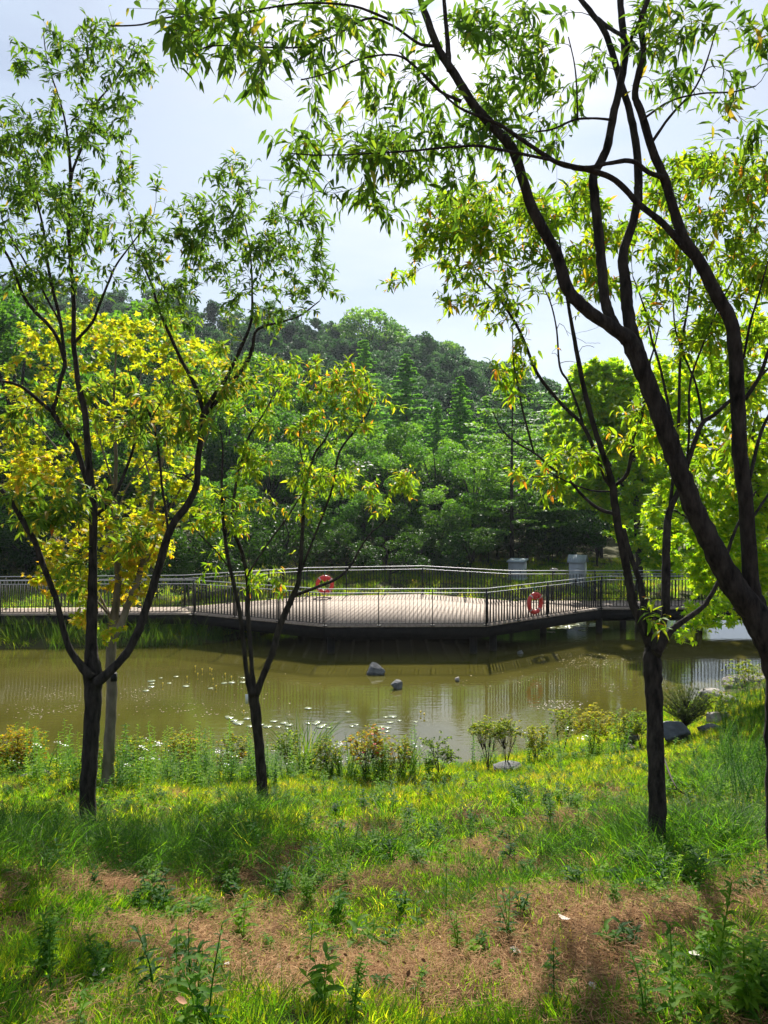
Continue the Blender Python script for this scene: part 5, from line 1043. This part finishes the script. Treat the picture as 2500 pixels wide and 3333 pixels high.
rock(2390, 2235, 100, 50, 'largest pale boulder beside the sky reflection at the right bank', 307, 'rock_light', ang=.8)
rock(2370, 2290, 80, 26, 'low slanted pale boulder just below the flat topped one', 308, 'rock_light', ang=.5)
rock(2330, 2345, 100, 32, 'low rounded pale boulder in the weeds above the grey one', 309, 'rock_light', ang=.3)
rock(2310, 2385, 90, 30, 'grey boulder low in the grass, nearest right of the slate blue one', 310, 'rock', ang=.6)
rock(2470, 2222, 90, 26, 'long flat pale slab at the right edge by the shore', 311, 'rock_light', ang=.0)
rock(2230, 2340, 70, 30, 'small pinkish pale stone under the little pine', 312, 'rock_light', ang=.9)
rock(2060, 2412, 60, 38, 'brown stone left of the straight trunk among azaleas', 313, 'rock', ang=.9)
rock(2040, 2445, 50, 30, 'small pale stone below the brown one left of the straight trunk', 314, 'rock_light', ang=.2)
rock(1655, 2505, 110, 20, 'flat earthy stone at the foot of the flat topped azaleas', 315, 'rock', ang=.2)
rock(130, 2530, 110, 20, 'flat dark stone under the yellow azalea at the left', 316, 'rock', ang=.1)

# ------------------------------------------------------------ lily pads
def wpt(px, py): Yd = CAM[2] * F / (py - YH); return np.array([(px - 1250) / F * Yd, Yd, 0])
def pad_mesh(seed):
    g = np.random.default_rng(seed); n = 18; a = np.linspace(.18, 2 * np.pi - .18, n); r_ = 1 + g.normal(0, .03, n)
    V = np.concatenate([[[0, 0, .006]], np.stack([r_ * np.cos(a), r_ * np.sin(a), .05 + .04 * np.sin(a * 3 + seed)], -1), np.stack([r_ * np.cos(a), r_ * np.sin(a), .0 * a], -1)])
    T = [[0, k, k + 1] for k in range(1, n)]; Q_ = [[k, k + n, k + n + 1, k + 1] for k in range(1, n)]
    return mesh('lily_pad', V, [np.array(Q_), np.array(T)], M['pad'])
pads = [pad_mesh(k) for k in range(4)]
L1 = [(520, 2211), (488, 2221), (570, 2206), (727, 2228), (752, 2226), (787, 2225), (787, 2210), (471, 2253), (489, 2230), (486, 2240), (680, 2245), (600, 2238), (545, 2228)]
L2 = [(735, 2338), (757, 2351), (769, 2358), (784, 2356), (799, 2345), (810, 2370), (870, 2371), (889, 2354), (904, 2372), (923, 2360), (938, 2366), (930, 2378), (745, 2342), (776, 2362), (820, 2352), (850, 2365)]
L3 = [(1002, 2311), (1032, 2356), (1025, 2362), (1044, 2372), (1055, 2366), (1130, 2323), (1145, 2370), (1232, 2381), (1228, 2390), (1240, 2372), (1070, 2375), (1160, 2366), (1000, 2360)]
L4 = [(1269, 2358), (1261, 2375), (1261, 2388), (1352, 2356), (1280, 2339), (1255, 2340), (1300, 2352)]
for lst, lb, gp in ((L1, 'round glint-pale lily pad in the scattered far cluster left of the small middle tree', 'lily pads in the scattered far cluster'), (L2, 'round glint-pale lily pad in the near cluster around the small middle tree trunk', 'lily pads around the middle trunk'), (L3, 'round glint-pale lily pad between the reed blades and the red flowered shrub', 'lily pads by the reed blades'), (L4, 'round glint-pale lily pad right of the red flowered shrub', 'lily pads right of the red flowers')):
    for px, py in lst:
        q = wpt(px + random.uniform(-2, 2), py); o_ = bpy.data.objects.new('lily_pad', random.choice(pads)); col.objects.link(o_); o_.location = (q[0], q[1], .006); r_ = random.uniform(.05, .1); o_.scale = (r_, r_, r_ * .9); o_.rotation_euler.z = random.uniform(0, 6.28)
        tag(o_, lb, 'lily pad', gp)
for k in range(26):
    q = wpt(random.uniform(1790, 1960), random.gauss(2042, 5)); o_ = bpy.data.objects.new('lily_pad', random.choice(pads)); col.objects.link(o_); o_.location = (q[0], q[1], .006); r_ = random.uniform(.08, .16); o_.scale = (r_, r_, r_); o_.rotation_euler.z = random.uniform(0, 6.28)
    tag(o_, 'glinting lily pad in the patch beyond the bridge beam, below the life ring side', 'lily pad', 'lily pads in the patch beyond the bridge')
for px, py in [(632, 2180), (655, 2190), (680, 2187), (686, 2190), (640, 2205), (525, 2238), (700, 2246), (730, 2205), (605, 2215), (750, 2215), (690, 2222), (1370, 2333), (1382, 2340), (790, 2330)]:
    q = wpt(px, py); mb = MB(); mb.tube([(q[0], q[1], -.1), (q[0], q[1], .05)], .004, 4); mb.tube([(q[0], q[1], .05), (q[0], q[1], .075), (q[0], q[1], .09)], [.012, .022, .014], 7)
    o_ = obj('water_flower', mb.mesh('water_flower', M['yellow_petal'])); tag(o_, 'tiny yellow water flower standing above the pond near the lily pads', 'flower', 'yellow water flowers')
# floating specks
V = []; T = []; nb = 0
for (xa, xb, ya, yb, n) in [(60, 330, 2235, 2330, 170), (380, 520, 2240, 2290, 60), (380, 900, 2290, 2340, 120), (1780, 2110, 2130, 2180, 230), (1500, 2100, 2190, 2240, 60), (1740, 1920, 2285, 2315, 190), (20, 160, 2300, 2345, 60), (540, 1000, 2195, 2280, 60), (1950, 2060, 2225, 2260, 30)]:
    for _ in range(n):
        q = wpt(min(max(random.gauss((xa + xb) / 2, (xb - xa) / 4), xa - 40), xb + 40), random.uniform(ya, yb)); a = random.uniform(0, 6.28); s_ = random.uniform(.008, .03)
        for k in range(3): V.append((q[0] + s_ * math.cos(a + k * 2.1) * random.uniform(.5, 1.2), q[1] + s_ * math.sin(a + k * 2.1), .004 + random.uniform(0, .008)))
        T.append([nb, nb + 1, nb + 2]); nb += 3
o_ = obj('floating_debris', mesh('floating_debris', V, [np.array(T)], M['dirt'])); tag(o_, 'small floating leaves and specks drifting on the pond', 'debris', kind='stuff')

# ------------------------------------------------------------ foreground plants that stand out, litter
def solo(px, py, h, nl, L, seed, label, wr=.3, tint=.5, kind='one', name='weed_plant'):
    if nl >= 14: nl = int(nl * 1.7); L *= .62; wr *= .9; h *= .74
    b0 = gpx(px, py); me = weed(h, nl, L, seed, wr, kind=kind); o_ = bpy.data.objects.new(name, me); col.objects.link(o_); o_.location = b0; o_.rotation_euler.z = seed; tag(o_, label, 'weed', 'single weeds in the foreground')
M['weed_s'] = leafmat('single_weed_leaf', [(0, (.03, .09, .014)), (.5, (.07, .16, .018)), (1, (.15, .24, .02))], 2.2, .55, rough=.6, spec=.08, rnd=.5)
_w = M['weed']; M['weed'] = M['weed_s']
for px, py, h, nl, L, lb, wr, kd in [(1165, 3085, .12, 6, .13, 'broad bright leaved sprout on the bare straw left of the picture middle', .38, 'one'), (1360, 3060, .16, 8, .1, 'upright light green sprout beside the bare brown patch', .3, 'one'), (1490, 3110, .26, 22, .08, 'leafy dark green weed standing in the middle foreground', .28, 'many'),
        (2190, 3330, .42, 22, .12, 'tall dark mugwort stalk at the bottom right corner, leftmost of the clump', .34, 'one'), (2330, 3320, .55, 30, .11, 'tallest dark mugwort stalk reaching over the straw at the bottom right', .34, 'one'), (2420, 3330, .36, 24, .12, 'bushy mugwort right of the tallest stalk at the bottom right', .36, 'many'), (2480, 3300, .34, 22, .12, 'mugwort cut by the right edge at the bottom', .36, 'many'),
        (2100, 3330, .28, 16, .1, 'pale green pointed weed left of the mugwort clump', .24, 'many'), (1760, 2800, .34, 18, .1, 'bright pointed weed leaning over the tall grass left of the right trunk', .22, 'many'), (150, 3180, .26, 24, .1, 'broad dark leafy weed clump at the lower left', .36, 'many'), (330, 3200, .24, 20, .09, 'dark leafy weed right of the broad clump at the lower left', .34, 'many'),
        (640, 3330, .2, 12, .1, 'sunlit weed with long leaves near the bottom edge at left', .3, 'many'), (600, 3120, .12, 8, .09, 'sprout with glossy round leaves on the brown straw at left', .45, 'many'), (1150, 3300, .26, 18, .07, 'wiry dark stemmed weed near the bottom edge in the middle', .3, 'many'), (760, 2920, .22, 18, .1, 'leafy green weed at the edge of the tall grass, left of the middle', .34, 'many'),
        (1000, 2960, .28, 24, .1, 'large leafy weed clump in half shade left of the middle', .34, 'many'), (1120, 2900, .3, 22, .1, 'tall light green weed beside the shaded clump', .3, 'many'), (2000, 2960, .2, 14, .09, 'dark leafy weed at the shaded foot of the right tree tuft', .34, 'many'), (470, 2880, .24, 20, .1, 'dark pointed leaved weed under the leftmost tree', .26, 'many'),
        (2190, 2700, .35, 18, .1, 'light green weed growing beside the foot of the right trunk', .34, 'many'), (1530, 2760, .3, 16, .08, 'dark slender weed standing in the sunlit grass, centre right', .26, 'many'), (1990, 3120, .14, 9, .09, 'sprout with yellowish leaves on the straw near the right middle', .3, 'many')]:
    solo(px, py, h, nl, L, int(px * 7 + py) % 1000, lb, wr, kind=kd)
M['weed'] = _w
def litter(px, py, L, label, mat, seed, wr=.6, cat='leaf'):
    b0 = gpx(px, py); g = np.random.default_rng(seed); V, T, nv = leafgeo(np.zeros((1, 3)), g.normal(size=(1, 3)) * [1, 1, .15], np.array([[.1, -.2, 1.]]), np.array([L * .75]), wr, -.2, .2)
    o_ = obj('fallen_leaf', mesh('fallen_leaf', V, [T], M[mat])); o_.location = b0 + [0, 0, .03]; tag(o_, label, cat, 'fallen leaves')
for k, (px, py, L, mt, lb) in enumerate([(1838, 3010, .12, 'pale_dead', 'large curled bleached leaf lying on the straw right of the middle'), (1695, 3135, .07, 'pale_dead', 'small bleached leaf below the large curled one'), (1920, 3225, .06, 'pale_dead', 'thin pale leaf standing in the straw near the bottom right'), (300, 3215, .07, 'pale_dead', 'bleached scrap in the green weeds at the lower left'), (735, 3160, .05, 'pale_dead', 'pale scrap on brown straw left of the middle'),
        (905, 3180, .05, 'pale_dead', 'white curled scrap on the brown straw near the bottom middle'), (665, 2965, .08, 'dead', 'rust brown leaf at the edge of the tall grass at left'), (2070, 3045, .07, 'dead', 'orange brown leaf on straw near the right shadow'), (1478, 2998, .05, 'dead', 'small red brown leaf by the bright sprout'), (1920, 3160, .05, 'dead', 'small orange leaf under the straw sprouts at right'), (610, 3300, .06, 'dead', 'small orange leaf in sunlit grass at the bottom left'), (2265, 2915, .08, 'pale_dead', 'pale bent blade in the shadow right of the right tree'), (1400, 2925, .05, 'pale_dead', 'pale scrap in the sunlit brown patch at the middle'), (2240, 3130, .06, 'pale_dead', 'grey leaf in the trunk shadow at right')]):
    litter(px, py, L, lb, mt, 400 + k)
# fallen twig right of the straight trunk
mb = MB(); a = [gpx(2150, 2530) + [0, 0, .35], gpx(2190, 2590) + [0, 0, .14], gpx(2230, 2605) + [0, 0, .06], gpx(2290, 2622) + [0, 0, .04]]
mb.tube(smooth_path(a, 4), np.linspace(.012, .005, 13), 6, .05); mb.tube(smooth_path([gpx(2230, 2605) + [0, 0, .06], gpx(2190, 2603) + [0, 0, .1], gpx(2150, 2600) + [0, 0, .08]], 4), np.linspace(.007, .003, 9), 5)
o_ = obj('fallen_twig', mb.mesh('fallen_twig', M['twig'])); tag(o_, 'dead forked twig leaning in the grass right of the straight trunk', 'twig')

# ------------------------------------------------------------ air
me = bpy.data.meshes.new('haze'); x0, x1, y0, y1, z0, z1 = -405, 405, -65, 425, -2.2, 80
V = [(x0, y0, z0), (x1, y0, z0), (x1, y1, z0), (x0, y1, z0), (x0, y0, z1), (x1, y0, z1), (x1, y1, z1), (x0, y1, z1)]
me.from_pydata(V, [], [(0, 3, 2, 1), (4, 5, 6, 7), (0, 1, 5, 4), (1, 2, 6, 5), (2, 3, 7, 6), (3, 0, 4, 7)])
hm = bpy.data.materials.new('haze_air'); hm.use_nodes = True; t = hm.node_tree; t.nodes.clear(); o = nn(t, 'ShaderNodeOutputMaterial'); v = nn(t, 'ShaderNodeVolumePrincipled')
v.inputs['Color'].default_value = (.8, .88, 1, 1); v.inputs['Density'].default_value = .00022; v.inputs['Anisotropy'].default_value = .3; t.links.new(v.outputs[0], o.inputs['Volume'])
me.materials.append(hm); hz = bpy.data.objects.new('haze', me); col.objects.link(hz); hz['kind'] = 'stuff'; hz.display_type = 'WIRE'
print('LEAVES', counts)
